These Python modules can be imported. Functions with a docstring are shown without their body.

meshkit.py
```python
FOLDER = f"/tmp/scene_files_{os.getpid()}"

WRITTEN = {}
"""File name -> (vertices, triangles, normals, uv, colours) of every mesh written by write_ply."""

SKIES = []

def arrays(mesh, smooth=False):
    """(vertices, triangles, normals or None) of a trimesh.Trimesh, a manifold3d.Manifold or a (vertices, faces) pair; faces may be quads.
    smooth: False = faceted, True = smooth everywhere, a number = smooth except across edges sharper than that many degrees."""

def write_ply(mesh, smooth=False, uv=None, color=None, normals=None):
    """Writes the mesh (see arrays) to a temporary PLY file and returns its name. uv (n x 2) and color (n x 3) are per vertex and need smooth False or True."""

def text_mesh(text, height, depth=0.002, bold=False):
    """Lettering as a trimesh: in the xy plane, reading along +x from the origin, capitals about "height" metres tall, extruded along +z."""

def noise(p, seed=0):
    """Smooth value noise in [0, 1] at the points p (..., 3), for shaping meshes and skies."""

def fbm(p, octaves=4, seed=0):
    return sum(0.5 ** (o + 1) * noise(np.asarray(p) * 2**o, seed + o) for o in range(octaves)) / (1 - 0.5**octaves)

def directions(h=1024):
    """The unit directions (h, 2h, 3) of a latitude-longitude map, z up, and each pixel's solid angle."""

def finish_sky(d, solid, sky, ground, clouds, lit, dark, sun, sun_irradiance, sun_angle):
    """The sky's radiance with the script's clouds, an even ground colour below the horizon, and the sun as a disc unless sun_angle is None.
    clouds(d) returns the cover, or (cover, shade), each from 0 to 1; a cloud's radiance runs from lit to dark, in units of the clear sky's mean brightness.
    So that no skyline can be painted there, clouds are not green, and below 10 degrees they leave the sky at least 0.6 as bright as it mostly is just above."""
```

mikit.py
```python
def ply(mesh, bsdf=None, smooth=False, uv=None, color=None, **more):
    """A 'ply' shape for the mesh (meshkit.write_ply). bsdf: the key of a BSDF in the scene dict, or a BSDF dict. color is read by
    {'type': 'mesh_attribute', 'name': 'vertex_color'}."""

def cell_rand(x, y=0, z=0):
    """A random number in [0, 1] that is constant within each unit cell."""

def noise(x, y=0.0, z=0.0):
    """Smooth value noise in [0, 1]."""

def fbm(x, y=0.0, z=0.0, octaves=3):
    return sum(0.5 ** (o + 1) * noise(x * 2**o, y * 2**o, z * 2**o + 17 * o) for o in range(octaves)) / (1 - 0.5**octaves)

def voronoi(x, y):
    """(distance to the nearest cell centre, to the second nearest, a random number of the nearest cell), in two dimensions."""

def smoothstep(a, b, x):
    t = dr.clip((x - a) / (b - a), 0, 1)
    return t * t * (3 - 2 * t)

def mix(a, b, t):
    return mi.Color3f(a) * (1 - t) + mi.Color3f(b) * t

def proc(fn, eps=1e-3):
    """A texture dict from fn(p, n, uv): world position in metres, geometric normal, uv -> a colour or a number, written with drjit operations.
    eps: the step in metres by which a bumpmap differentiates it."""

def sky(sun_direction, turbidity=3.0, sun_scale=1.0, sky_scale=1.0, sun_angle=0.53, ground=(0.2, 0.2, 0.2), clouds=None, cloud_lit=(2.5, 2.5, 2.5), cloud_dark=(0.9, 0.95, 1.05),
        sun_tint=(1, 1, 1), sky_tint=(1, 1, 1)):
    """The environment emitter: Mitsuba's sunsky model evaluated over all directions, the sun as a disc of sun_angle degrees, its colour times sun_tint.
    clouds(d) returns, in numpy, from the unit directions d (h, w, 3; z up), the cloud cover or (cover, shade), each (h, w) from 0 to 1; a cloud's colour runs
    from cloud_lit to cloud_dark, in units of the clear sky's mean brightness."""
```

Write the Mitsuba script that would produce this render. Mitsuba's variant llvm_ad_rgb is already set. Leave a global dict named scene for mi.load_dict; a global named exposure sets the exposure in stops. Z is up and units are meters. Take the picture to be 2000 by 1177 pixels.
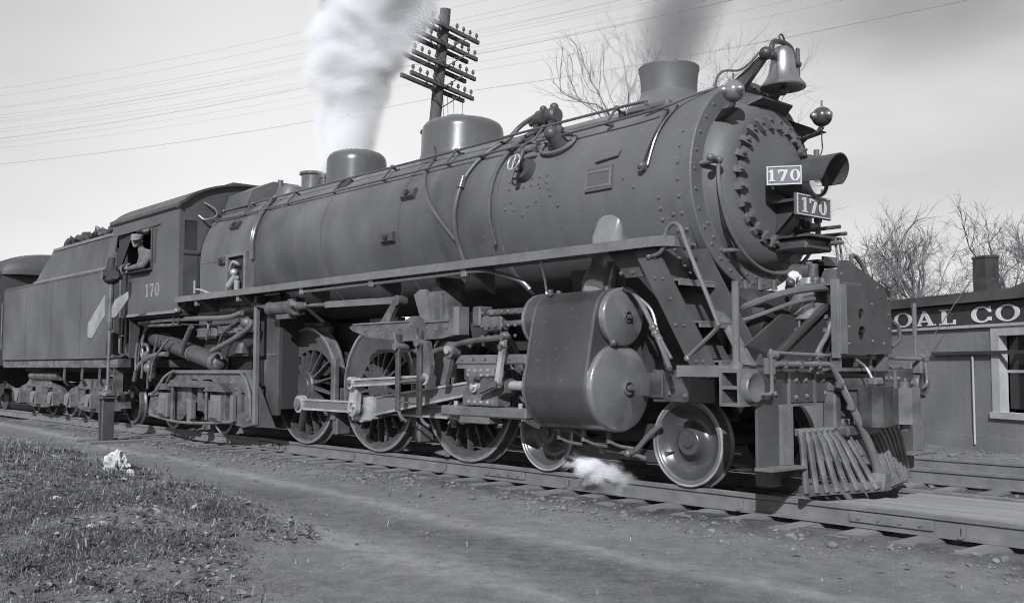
import math, random
import numpy as np, trimesh, drjit as dr, mitsuba as mi, mikit, meshkit
import manifold3d as m3
from shapely.geometry import Polygon, Point, box as sbox
from shapely.ops import unary_union
from mikit import noise, fbm, smoothstep, mix

T = mi.ScalarTransform4f
scene, labels = {}, {}
rng = np.random.default_rng(170)
random.seed(170)

# ---------------------------------------------------------------- camera, sky, exposure
CAM = np.array([6.501, -8.933, 1.22])
YAW, PITCH = math.radians(41.388), math.radians(3.748)
LOOK = np.array([-math.cos(YAW) * math.cos(PITCH), math.sin(YAW) * math.cos(PITCH), math.sin(PITCH)])
scene['camera'] = {'type': 'perspective', 'fov': 54.33, 'fov_axis': 'x', 'near_clip': 0.1, 'far_clip': 2000.0,
                   'to_world': T().look_at(origin=CAM.tolist(), target=(CAM + LOOK).tolist(), up=[0, 0, 1])}
SUN_EL = math.radians(30)
SUN_AZ = np.array([0.58, -0.815])
SUN = [SUN_AZ[0] * math.cos(SUN_EL), SUN_AZ[1] * math.cos(SUN_EL), math.sin(SUN_EL)]


def overcast(d):
    """thin high cloud over the whole sky, brighter low down, with soft streaks"""
    el = np.degrees(np.arcsin(np.clip(d[..., 2], -1, 1)))
    az = np.degrees(np.arctan2(d[..., 1], d[..., 0]))
    t = np.clip((el - 1) / 30, 0, 1)
    off = (az - 150 + 180) % 360 - 180
    side = 1 - np.exp(-(off / 24.0) ** 2)                     # the cloud is thinnest and brightest over one quarter
    s = 0.03 + 0.50 * t + 0.52 * side
    q = np.stack([d[..., 0] * 2.6, d[..., 1] * 2.6, d[..., 2] * 7.0], -1)
    s = s + (0.18 + 0.85 * side) * (meshkit.fbm(q + 11.3, 5, seed=4) - 0.5)
    return np.ones_like(el), np.clip(s, 0, 1)


scene['sky'] = mikit.sky(SUN, turbidity=3, sun_scale=1.35, sun_angle=0.8, sun_tint=(0.763, 1.003, 1.629), ground=(0.16, 0.16, 0.16),
                         clouds=overcast, cloud_lit=(4.3, 4.3, 4.3), cloud_dark=(1.4, 1.4, 1.4))
exposure = 1.66


# ---------------------------------------------------------------- materials (a black and white photograph: every colour is a grey)
def g(v):
    return {'type': 'rgb', 'value': [v, v, v]}


def two(b):
    return {'type': 'twosided', 'bsdf': b}


def prin(base, rough, metal=0.0, spec=0.5, **k):
    return two({'type': 'principled', 'base_color': base if isinstance(base, dict) else g(base), 'roughness': rough, 'metallic': metal, 'specular': spec, **k})


def bump(b, tex, scale):
    return two({'type': 'bumpmap', 'arbitrary': tex, 'bsdf': b['bsdf'], 'scale': scale})


def grey(v):
    return mi.Color3f(v)


def mottle(lo, hi, f, streak=1.0, oct=4):
    """dust and weathering: patchy, drawn out downwards where streak < 1"""
    def fn(p, n, uv):
        v = fbm(p.x * f, p.y * f, p.z * f * streak, oct)
        w = noise(p.x * f * 9, p.y * f * 9, p.z * f * 9)
        return grey(0.93 * lo + 0.93 * (hi - lo) * dr.clip((v - 0.28) * 2.2 * 0.8 + 0.2 * w, 0, 1))
    return mikit.proc(fn)


def rough_var(lo, hi, f):
    return mikit.proc(lambda p, n, uv: lo + (hi - lo) * fbm(p.x * f, p.y * f, p.z * f, 3))


def grime(lo, hi):
    """painted plate with road dust: broad patches, water streaks running down, small scale spots and scuffs"""
    def fn(p, n, uv):
        big = fbm(p.x * 0.9, p.y * 0.9, p.z * 0.7, 4)
        streak = fbm(p.x * 3.2, p.y * 1.4, p.z * 0.9 + 2 * noise(p.x * 1.7, p.y, 3.0), 4)
        run = smoothstep(0.55, 0.75, noise(p.x * 11.0 + 0.8 * noise(p.z * 2.0), p.y * 2.0, p.z * 1.1)) * smoothstep(0.5, 0.75, noise(p.x * 0.9 + 5, p.y, p.z * 1.3))
        spot = smoothstep(0.80, 0.9, noise(p.x * 24, p.y * 24, p.z * 24))
        v = 0.72 * (big - 0.28) * 2.0 + 0.28 * (streak - 0.28) * 2.0
        return grey(dr.clip(0.93 * lo + 0.93 * (hi - lo) * dr.clip(v, 0, 1) * (1 - 0.3 * run) + 0.02 * spot, 0.02, 0.3))
    return mikit.proc(fn)


scene['m_boiler'] = prin(grime(0.062, 0.165), rough_var(0.34, 0.6, 2.2), 0, 0.5)
scene['m_smokebox'] = prin(grime(0.085, 0.15), rough_var(0.42, 0.62, 3.0), 0, 0.45)
scene['m_black'] = prin(mottle(0.04, 0.085, 3.1, 0.6), 0.42, 0, 0.45)
scene['m_dark'] = prin(0.035, 0.65, 0, 0.3)
scene['m_gear'] = prin(mottle(0.055, 0.16, 6.0), rough_var(0.3, 0.6, 5), 0.15, 0.5)
scene['m_greasy'] = prin(mottle(0.025, 0.11, 4.0), 0.5, 0.1, 0.5)
scene['m_blackpipe'] = prin(mottle(0.07, 0.11, 3.0), 0.24, 0, 0.7)
scene['m_dome'] = prin(grime(0.075, 0.125), rough_var(0.2, 0.34, 2.5), 0, 0.6)
scene['m_gloss'] = prin(grime(0.035, 0.095), 0.26, 0, 0.6)
scene['m_steel'] = prin(mottle(0.26, 0.55, 5.0), rough_var(0.18, 0.38, 6), 0.35, 0.5)
scene['m_planish'] = prin(mottle(0.24, 0.38, 3.2), rough_var(0.12, 0.24, 3.0), 0.55, 0.5)
scene['m_rim'] = prin(mottle(0.28, 0.42, 7), 0.35, 0.6, 0.5)
scene['m_brass'] = prin(mottle(0.4, 0.55, 5), 0.3, 0.85, 0.5)
scene['m_pipe'] = prin(mottle(0.12, 0.2, 4), 0.33, 0.2, 0.5)
scene['m_white'] = prin(0.8, 0.6, 0, 0.3)
scene['m_dull_white'] = prin(mottle(0.2, 0.32, 5), 0.7, 0, 0.2)
scene['m_lettering'] = prin(0.5, 0.6, 0, 0.3)
scene['m_plate'] = prin(0.09, 0.4, 0, 0.5)
scene['m_lens'] = {'type': 'dielectric', 'int_ior': 1.5}
scene['m_reflector'] = prin(0.75, 0.12, 1.0)
scene['m_cab'] = prin(grime(0.065, 0.12), 0.5, 0, 0.45)
scene['m_tender'] = prin(grime(0.055, 0.125), rough_var(0.4, 0.65, 2), 0, 0.4)
scene['m_car'] = prin(mottle(0.05, 0.075, 2), 0.5)
scene['m_coal'] = prin(mottle(0.03, 0.06, 9), 0.5)
scene['m_rail'] = prin(mottle(0.13, 0.2, 8, 1), 0.55, 0.15, 0.4)
scene['m_railtop'] = prin(mottle(0.3, 0.4, 9), 0.35, 0.6, 0.5)
scene['m_tie'] = prin(mikit.proc(lambda p, n, uv: grey(0.07 + 0.08 * fbm(p.x * 14, p.y * 1.6, p.z * 20, 4) + 0.05 * noise(p.x * 2, p.y * 0.4))), 0.85, 0, 0.2)
scene['m_plank'] = prin(mikit.proc(lambda p, n, uv: grey(0.13 + 0.1 * fbm(p.x * 1.4, p.y * 17, p.z * 20, 4))), 0.85, 0, 0.2)
scene['m_pole'] = prin(mikit.proc(lambda p, n, uv: grey(0.06 + 0.06 * fbm(p.x * 18, p.y * 18, p.z * 1.2, 4))), 0.85, 0, 0.2)
scene['m_bark'] = prin(mottle(0.07, 0.13, 6), 0.9, 0, 0.1)
scene['m_twig'] = prin(0.13, 0.9, 0, 0.1)
scene['m_wire'] = prin(0.22, 0.6)
scene['m_glass_knob'] = prin(0.09, 0.2)


def ground_tone(p, n, uv):
    """cinder and dirt; paler compacted wheel tracks run along the road beside the line, dark cinders under the rails"""
    big = fbm(p.x * 0.5, p.y * 0.9, 0.0, 4)
    fine = fbm(p.x * 9, p.y * 9, 3.0, 4)
    grit = noise(p.x * 55, p.y * 55)
    spk = smoothstep(0.86, 0.95, noise(p.x * 38 + 7, p.y * 38 + 3))
    w = p.y + 0.055 * p.x + 0.35 * (fbm(p.x * 0.35, 1.7, 0.0, 3) - 0.5)
    rut = dr.exp(-dr.square((w + 2.95) / 0.16)) * 0.7 + dr.exp(-dr.square((w + 4.35) / 0.22)) * 0.6
    dark = dr.exp(-dr.square((w + 3.6) / 0.35)) * 0.6
    track = smoothstep(1.75, 1.25, dr.abs(p.y)) + smoothstep(1.9, 1.4, dr.abs(p.y - 3.6))
    t = 0.126 + 0.060 * (big - 0.5) + 0.06 * (fine - 0.5) + 0.03 * (grit - 0.5) + 0.04 * spk
    t = t + rut * 0.075 * (0.4 + fine) - dark * 0.04 - 0.055 * dr.clip(track, 0, 1)
    return grey(dr.clip(t, 0.03, 0.6))


def ground_bump(p, n, uv):
    return 0.7 * fbm(p.x * 7, p.y * 7, 0.0, 3) + 0.22 * noise(p.x * 40, p.y * 40) + 0.1 * noise(p.x * 90, p.y * 90)


scene['m_ground'] = bump(prin(mikit.proc(ground_tone), 0.95, 0, 0.1), mikit.proc(ground_bump, eps=4e-3), 0.05)
scene['m_stone'] = prin(mottle(0.1, 0.21, 5), 0.9, 0, 0.2)
scene['m_grass'] = prin(mottle(0.035, 0.17, 2.2), 0.8, 0, 0.2)
scene['m_straw'] = prin(mottle(0.2, 0.36, 3.2), 0.8, 0, 0.2)
scene['m_paper'] = prin(mottle(0.3, 0.6, 9), 0.8, 0, 0.2)
scene['m_stucco'] = bump(prin(mikit.proc(lambda p, n, uv: grey(0.245 + 0.10 * (fbm(p.x * 0.9, p.y * 0.9, p.z * 0.9, 4) - 0.5) + 0.03 * (noise(p.x * 11, p.y * 11, p.z * 1.2) - 0.5) - 0.035 * smoothstep(0.35, -0.25, p.z + 0.3 * noise(p.x * 2, p.y * 2)))), 0.9, 0, 0.2),
                         mikit.proc(lambda p, n, uv: fbm(p.x * 16, p.y * 16, p.z * 16, 3)), 0.01)
scene['m_fascia'] = prin(mottle(0.055, 0.08, 3, 0.3), 0.6, 0, 0.3)
scene['m_trim'] = prin(mottle(0.45, 0.62, 4, 0.3), 0.7, 0, 0.2)
scene['m_roof'] = prin(mottle(0.09, 0.14, 3), 0.85, 0, 0.2)
scene['m_brick'] = prin(mottle(0.09, 0.16, 8), 0.9, 0, 0.1)
scene['m_pane'] = prin(0.035, 0.08, 0, 0.6)
scene['m_skin'] = prin(0.2, 0.6, 0, 0.3)
scene['m_shirt'] = prin(mottle(0.1, 0.17, 12), 0.85, 0, 0.1)
scene['m_cap'] = prin(mottle(0.17, 0.25, 14), 0.85, 0, 0.1)
scene['m_hair'] = prin(0.05, 0.8, 0, 0.2)


# ---------------------------------------------------------------- mesh helpers
def cat(*ms):
    ms = [m for m in (ms[0] if len(ms) == 1 and isinstance(ms[0], (list, tuple)) else ms)]
    return trimesh.util.concatenate(ms)


def bx(x0, x1, y0, y1, z0, z1, b=0.0):
    """a box between two corners, its edges chamfered by b"""
    lo, hi = np.minimum([x0, y0, z0], [x1, y1, z1]), np.maximum([x0, y0, z0], [x1, y1, z1])
    if b <= 0:
        m = trimesh.creation.box(hi - lo)
        m.apply_translation((lo + hi) / 2)
        return m
    b = min(b, 0.45 * (hi - lo).min())
    c, h, pts = (lo + hi) / 2, (hi - lo) / 2, []
    for sx in (-1, 1):
        for sy in (-1, 1):
            for sz in (-1, 1):
                for k in range(3):
                    o = h - b
                    o[k] = h[k]
                    pts.append(c + np.array([sx, sy, sz]) * o)
    return trimesh.convex.convex_hull(np.array(pts))


def hull(*pts):
    return trimesh.convex.convex_hull(np.array(pts, float))


def rod(p0, p1, r, r1=None, n=14):
    """a capped round bar, tapering from r to r1"""
    return tube([p0, p1], [r, r if r1 is None else r1], n, curve=False)


def frame_of(d):
    d = d / np.linalg.norm(d)
    a = np.cross(d, [0, 0, 1.0] if abs(d[2]) < 0.9 else [1.0, 0, 0])
    a /= np.linalg.norm(a)
    return a, np.cross(d, a)


def spline(pts, k=6):
    p = np.asarray(pts, float)
    if len(p) < 3:
        return p
    q = np.vstack([2 * p[0] - p[1], p, 2 * p[-1] - p[-2]])
    out = []
    for i in range(1, len(q) - 2):
        for t in np.linspace(0, 1, k, endpoint=False):
            out.append(0.5 * (2 * q[i] + (q[i + 1] - q[i - 1]) * t + (2 * q[i - 1] - 5 * q[i] + 4 * q[i + 1] - q[i + 2]) * t ** 2 + (3 * q[i] - q[i - 1] - 3 * q[i + 1] + q[i + 2]) * t ** 3))
    return np.array(out + [p[-1]])


def tube(pts, r, n=8, curve=True, k=6):
    p = spline(pts, k) if curve else np.asarray(pts, float)
    rr = np.broadcast_to(r, (len(p),)) if np.ndim(r) == 0 else np.interp(np.linspace(0, 1, len(p)), np.linspace(0, 1, len(r)), r)
    t = np.gradient(p, axis=0)
    t /= np.linalg.norm(t, axis=1, keepdims=True) + 1e-12
    a = frame_of(t[0])[0]
    ang = np.arange(n) * 2 * np.pi / n
    rings = []
    for i in range(len(p)):
        a = a - t[i] * (a @ t[i])
        a /= np.linalg.norm(a)
        b = np.cross(t[i], a)
        rings.append(p[i] + rr[i] * (np.cos(ang)[:, None] * a + np.sin(ang)[:, None] * b))
    v = np.vstack(rings + [p[:1], p[-1:]])
    i, j = np.meshgrid(np.arange(len(p) - 1), np.arange(n), indexing='ij')
    i, j = i.ravel(), j.ravel()
    A, B, C, D = i * n + j, i * n + (j + 1) % n, (i + 1) * n + (j + 1) % n, (i + 1) * n + j
    f = np.vstack([np.stack([A, B, C], 1), np.stack([A, C, D], 1)])
    j = np.arange(n)
    c0, c1, L = len(p) * n, len(p) * n + 1, (len(p) - 1) * n
    f = np.vstack([f, np.stack([np.full(n, c0), (j + 1) % n, j], 1), np.stack([np.full(n, c1), L + j, L + (j + 1) % n], 1)])
    return trimesh.Trimesh(v, f, process=False)


def lathe(prof, o=(0, 0, 0), axis='z', n=48):
    """turn the profile [(along the axis, radius), ...] about the axis through o; ends at radius 0 close it"""
    pr = np.asarray(prof, float)
    ang = np.arange(n) * 2 * np.pi / n
    c, s = np.cos(ang), np.sin(ang)
    rows = []
    for a, r in pr:
        e = {'x': (np.full(n, a), r * c, r * s), 'y': (r * s, np.full(n, a), r * c), 'z': (r * c, r * s, np.full(n, a))}[axis]
        rows.append(np.stack(e, 1))
    v = np.vstack(rows) + np.asarray(o, float)
    i, j = np.meshgrid(np.arange(len(pr) - 1), np.arange(n), indexing='ij')
    i, j = i.ravel(), j.ravel()
    A, B, C, D = i * n + j, i * n + (j + 1) % n, (i + 1) * n + (j + 1) % n, (i + 1) * n + j
    m = trimesh.Trimesh(v, np.vstack([np.stack([A, B, C], 1), np.stack([A, C, D], 1)]), process=False)
    m.merge_vertices()
    m.update_faces(m.nondegenerate_faces())
    return m


def prism(poly, lo, hi, plane='xz'):
    """extrude a polygon drawn in the plane from lo to hi along the third axis"""
    if not hasattr(poly, 'exterior') and not hasattr(poly, 'geoms'):
        poly = Polygon(poly)
    ms = []
    for q in getattr(poly, 'geoms', [poly]):
        ms.append(trimesh.creation.extrude_polygon(q.buffer(0), hi - lo, engine='earcut'))
    m = cat(ms)
    v = m.vertices.copy()
    m.vertices = {'xz': np.stack([v[:, 0], lo + v[:, 2], v[:, 1]], 1), 'yz': np.stack([lo + v[:, 2], v[:, 0], v[:, 1]], 1), 'xy': np.stack([v[:, 0], v[:, 1], lo + v[:, 2]], 1)}[plane]
    m.fix_normals()
    return m


def moved(m, d=(0, 0, 0), rz=0.0, s=None, M=None):
    m = m.copy()
    if s is not None:
        m.apply_scale(s)
    if M is not None:
        m.apply_transform(M)
    if rz:
        m.apply_transform(trimesh.transformations.rotation_matrix(rz, [0, 0, 1]))
    m.apply_translation(d)
    return m


def basis(o, ex, ey, ez):
    M = np.eye(4)
    M[:3, 0], M[:3, 1], M[:3, 2], M[:3, 3] = ex, ey, ez, o
    return M


def mirror(m):
    m = m.copy()
    m.vertices[:, 1] *= -1
    m.invert()
    return m


def ball(c, r, sub=2, s=(1, 1, 1)):
    m = trimesh.creation.icosphere(sub, 1.0)
    m.vertices = m.vertices * np.array(s) * r + np.asarray(c, float)
    return m


def domes(pts, nrm, r):
    """low rivet heads standing on a surface"""
    out = []
    ang = np.arange(6) * np.pi / 3
    for p, n in zip(np.asarray(pts, float), np.asarray(nrm, float)):
        a, b = frame_of(n)
        n = n / np.linalg.norm(n)
        ring = np.cos(ang)[:, None] * a + np.sin(ang)[:, None] * b
        v = np.vstack([p - n * 0.004 + ring * r, p + n * 0.55 * r + ring * 0.7 * r, [p + n * 0.8 * r]])
        j, k = np.arange(6), (np.arange(6) + 1) % 6
        out.append((v, np.vstack([np.stack([j, k, k + 6], 1), np.stack([j, k + 6, j + 6], 1), np.stack([j + 6, k + 6, np.full(6, 12)], 1)])))
    v = np.vstack([o[0] for o in out])
    f = np.vstack([o[1] + 13 * i for i, o in enumerate(out)])
    return trimesh.Trimesh(v, f, process=False)


# ---------------------------------------------------------------- naming
def key_for(name, parent):
    base = f'{parent}__{name}' if parent else name
    key, i = base, 0
    while key in scene or key in labels or key in TAKEN:
        i += 1
        key = f'{base}_{i:03d}'
    TAKEN.add(key)
    return key


TAKEN = set()


def pieces_of(m):
    """the mesh cut into what stands clearly apart, each a mesh of its own"""
    lab = trimesh.graph.connected_component_labels(np.vstack([m.faces[:, :2], m.faces[:, 1:]]), node_count=len(m.vertices))
    used = np.unique(lab[m.faces[:, 0]])
    n = len(used)
    if n < 2 or n > 80:
        return [m]
    fl = np.searchsorted(used, lab[m.faces[:, 0]])
    boxes = np.array([[m.vertices[m.faces[fl == i]].reshape(-1, 3).min(0), m.vertices[m.faces[fl == i]].reshape(-1, 3).max(0)] for i in range(n)])
    dia = np.linalg.norm(boxes[:, 1] - boxes[:, 0], axis=1)
    up = list(range(n))

    def root(i):
        while up[i] != i:
            i = up[i]
        return i
    for i in range(n):
        for j in range(i):
            gap = np.linalg.norm(np.clip(np.maximum(boxes[i, 0] - boxes[j, 1], boxes[j, 0] - boxes[i, 1]), 0, None))
            if gap < 0.42 * max(dia[i], dia[j]):
                up[root(i)] = root(j)
    roots = [root(i) for i in range(n)]
    out = []
    for q in dict.fromkeys(roots):
        f = m.faces[np.isin(fl, [i for i in range(n) if roots[i] == q])]
        u, inv = np.unique(f, return_inverse=True)
        out.append(trimesh.Trimesh(m.vertices[u], inv.reshape(-1, 3), process=False))
    return out


def P(name, mesh, mat, parent=None, smooth=35, kind=None, label=None):
    """one mesh of the scene under its thing or part"""
    if kind is None:
        bits = pieces_of(mesh)
        if len(bits) > 1:
            keys = [P(name, b, mat, parent, smooth, 'part', label if i == 0 else None) for i, b in enumerate(bits)]
            return keys[0]
    elif kind == 'part':
        kind = None
    key = key_for(name, parent)
    scene[key] = mikit.ply(mesh, mat, smooth=smooth)
    if kind:
        labels[key] = {'kind': kind}
    if label:
        labels.setdefault(key, {})['label'] = label
    return key


def thing(name, label, category, group=None):
    key = key_for(name, None)
    labels[key] = {'label': label, 'category': category}
    if group:
        labels[key]['group'] = group
    return key


def digit_shapes(text, h):
    """railway lettering with slab serifs: thick uprights, thin joints; only the characters this place shows"""
    out, x = [], 0.0
    S = h
    def bxs(a, b, c, d):
        return sbox(a * S, c * S, b * S, d * S)
    def ell(cx, cz, rx, rz):
        from shapely import affinity
        return affinity.scale(Point(cx * S, cz * S).buffer(S, 24), rx, rz)
    for ch in text:
        if ch == '1':
            gph, w = unary_union([bxs(0.14, 0.32, 0, 1), bxs(0.02, 0.44, 0, 0.09), Polygon([(0.14 * S, S), (0.0, 0.86 * S), (0, 0.78 * S), (0.16 * S, 0.82 * S)])]), 0.46
        elif ch == '7':
            gph, w = unary_union([bxs(0, 0.6, 0.83, 1), bxs(0, 0.08, 0.66, 0.86), Polygon([(0.4 * S, 0.85 * S), (0.6 * S, 0.85 * S), (0.34 * S, 0), (0.14 * S, 0)])]), 0.6
        elif ch in '0O':
            k = 1.0 if ch == '0' else 1.45
            gph, w = ell(0.31 * k, 0.5, 0.31 * k, 0.51).difference(ell(0.31 * k, 0.5, 0.31 * k - 0.17, 0.42)), 0.62 * k
        elif ch == 'C':
            gph = ell(0.42, 0.5, 0.42, 0.51).difference(ell(0.44, 0.5, 0.25, 0.41)).difference(bxs(0.58, 1, 0.34, 0.68))
            gph, w = unary_union([gph, bxs(0.7, 0.79, 0.62, 0.98), bxs(0.72, 0.8, 0.1, 0.34)]), 0.82
        elif ch == 'A':
            gph = Polygon([(0.08 * S, 0), (0.38 * S, S), (0.52 * S, S), (0.86 * S, 0), (0.66 * S, 0), (0.43 * S, 0.74 * S), (0.2 * S, 0)])
            gph, w = unary_union([gph, bxs(0.25, 0.62, 0.24, 0.34), bxs(0, 0.3, 0, 0.08), bxs(0.56, 0.96, 0, 0.08)]), 0.96
        elif ch == 'L':
            gph, w = unary_union([bxs(0.12, 0.32, 0, 1), bxs(0, 0.44, 0.92, 1), bxs(0, 0.7, 0, 0.09), bxs(0.62, 0.72, 0, 0.3)]), 0.72
        else:
            gph, w = None, 0.35
        if gph is not None:
            from shapely import affinity
            out.append(affinity.translate(gph, x, 0))
        x += (w + 0.16) * S
    return out, x - 0.16 * S


def letters(text, h, depth, M, wide=1.0):
    """extruded characters; M takes (right, up, out) to the world; centred"""
    shapes, w = digit_shapes(text, h)
    ms = []
    for q in shapes:
        m = cat([trimesh.creation.extrude_polygon(s, depth, engine='earcut') for s in getattr(q, 'geoms', [q])])
        m.vertices[:, 0] = (m.vertices[:, 0] - w / 2) * wide
        m.vertices[:, 1] -= h / 2
        m.apply_transform(M)
        ms.append(m)
    return ms


# ---------------------------------------------------------------- the setting: ground, tracks
def ground_z(x, y):
    """cinder ground; a low mound in the grass on the near side, slight banks beside the rails"""
    x, y = np.asarray(x, float), np.asarray(y, float)
    q = np.stack([x * 0.45, y * 0.45, 0 * x], -1)
    z = -0.235 + 0.05 * (meshkit.fbm(q, 3, seed=2) - 0.5) * np.clip((np.abs(y) - 1.5) / 1.5, 0, 1)
    z += 0.03 * np.exp(-((np.abs(y) - 1.45) / 0.35) ** 2) * (meshkit.fbm(np.stack([x * 1.3, y * 1.3, 0 * x], -1), 3, seed=5) - 0.3)
    z += 0.044 * np.exp(-((np.abs(y) - 1.16) / 0.25) ** 2) * (0.35 + 1.3 * meshkit.fbm(np.stack([x * 1.9, y * 3.0, 0 * x + 4], -1), 3, seed=15))
    g_ = np.clip((-3.6 - y) / 1.6, 0, 1) * np.clip((-x + 0.5) / 4, 0, 1)
    z += 0.10 * g_ ** 2 * (3 - 2 * g_)
    near = np.clip(1 - np.abs(y + 4) / 9, 0, 1) * (np.abs(x + 2) < 14)
    z += 0.028 * (meshkit.fbm(np.stack([x * 2.2, y * 2.2, 0 * x], -1), 4, seed=9) - 0.5) * near * np.clip((np.abs(y) - 1.2) / 0.5, 0, 1)
    return z


def sheet(xs, ys):
    X, Y = np.meshgrid(xs, ys, indexing='ij')
    v = np.stack([X, Y, ground_z(X, Y)], -1).reshape(-1, 3)
    n, m = X.shape
    i, j = np.meshgrid(np.arange(n - 1), np.arange(m - 1), indexing='ij')
    a = (i * m + j).ravel()
    f = np.vstack([np.stack([a, a + m, a + m + 1], 1), np.stack([a, a + m + 1, a + 1], 1)])
    return trimesh.Trimesh(v, f, process=False)


def steps(*spans):
    return np.unique(np.concatenate([np.linspace(a, b, n) for a, b, n in spans]))


P('ground', sheet(steps((-900, -60, 25), (-60, -20, 60), (-20, 8, 320), (8, 40, 40), (40, 700, 20)),
                  steps((-500, -14, 20), (-14, 6, 210), (6, 30, 50), (30, 900, 25))), 'm_ground', smooth=True, kind='structure')

TRACK = thing('railway_track', '', '')
labels[TRACK] = {'kind': 'structure'}


def rail_profile(y):
    return Polygon([(y - 0.070, -0.178), (y + 0.070, -0.178), (y + 0.070, -0.168), (y + 0.012, -0.148), (y + 0.009, -0.05), (y + 0.036, -0.036), (y + 0.036, -0.006),
                    (y + 0.028, 0.0), (y - 0.028, 0.0), (y - 0.036, -0.006), (y - 0.036, -0.036), (y - 0.009, -0.05), (y - 0.012, -0.148), (y - 0.070, -0.168)])


def wavy_tie(x, y0, y1, w, top, seed):
    """a hewn tie: long box cut into lengths, edges waney"""
    r = np.random.default_rng(seed)
    ys = np.linspace(y0, y1, 9)
    ring = []
    for yy in ys:
        e = r.normal(0, 0.006, 4)
        ring.append([[x - w / 2 + e[0], yy, top - 0.16], [x + w / 2 + e[1], yy, top - 0.16], [x + w / 2 + e[2], yy, top - 0.02], [x + w / 2 - 0.02 + e[1], yy, top + e[3] * 0.5],
                     [x - w / 2 + 0.02 + e[0], yy, top + e[3] * 0.5], [x - w / 2 + e[0], yy, top - 0.02]])
    v = np.array(ring).reshape(-1, 3)
    f = []
    for i in range(8):
        for j in range(6):
            a, b = i * 6 + j, i * 6 + (j + 1) % 6
            f += [[a, b, b + 6], [a, b + 6, a + 6]]
    for o, s in ((0, -1), (48, 1)):
        for j in range(1, 5):
            t = [o, o + j, o + j + 1]
            f.append(t if s > 0 else t[::-1])
    m = trimesh.Trimesh(v, np.array(f), process=False)
    m.fix_normals()
    return m


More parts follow.
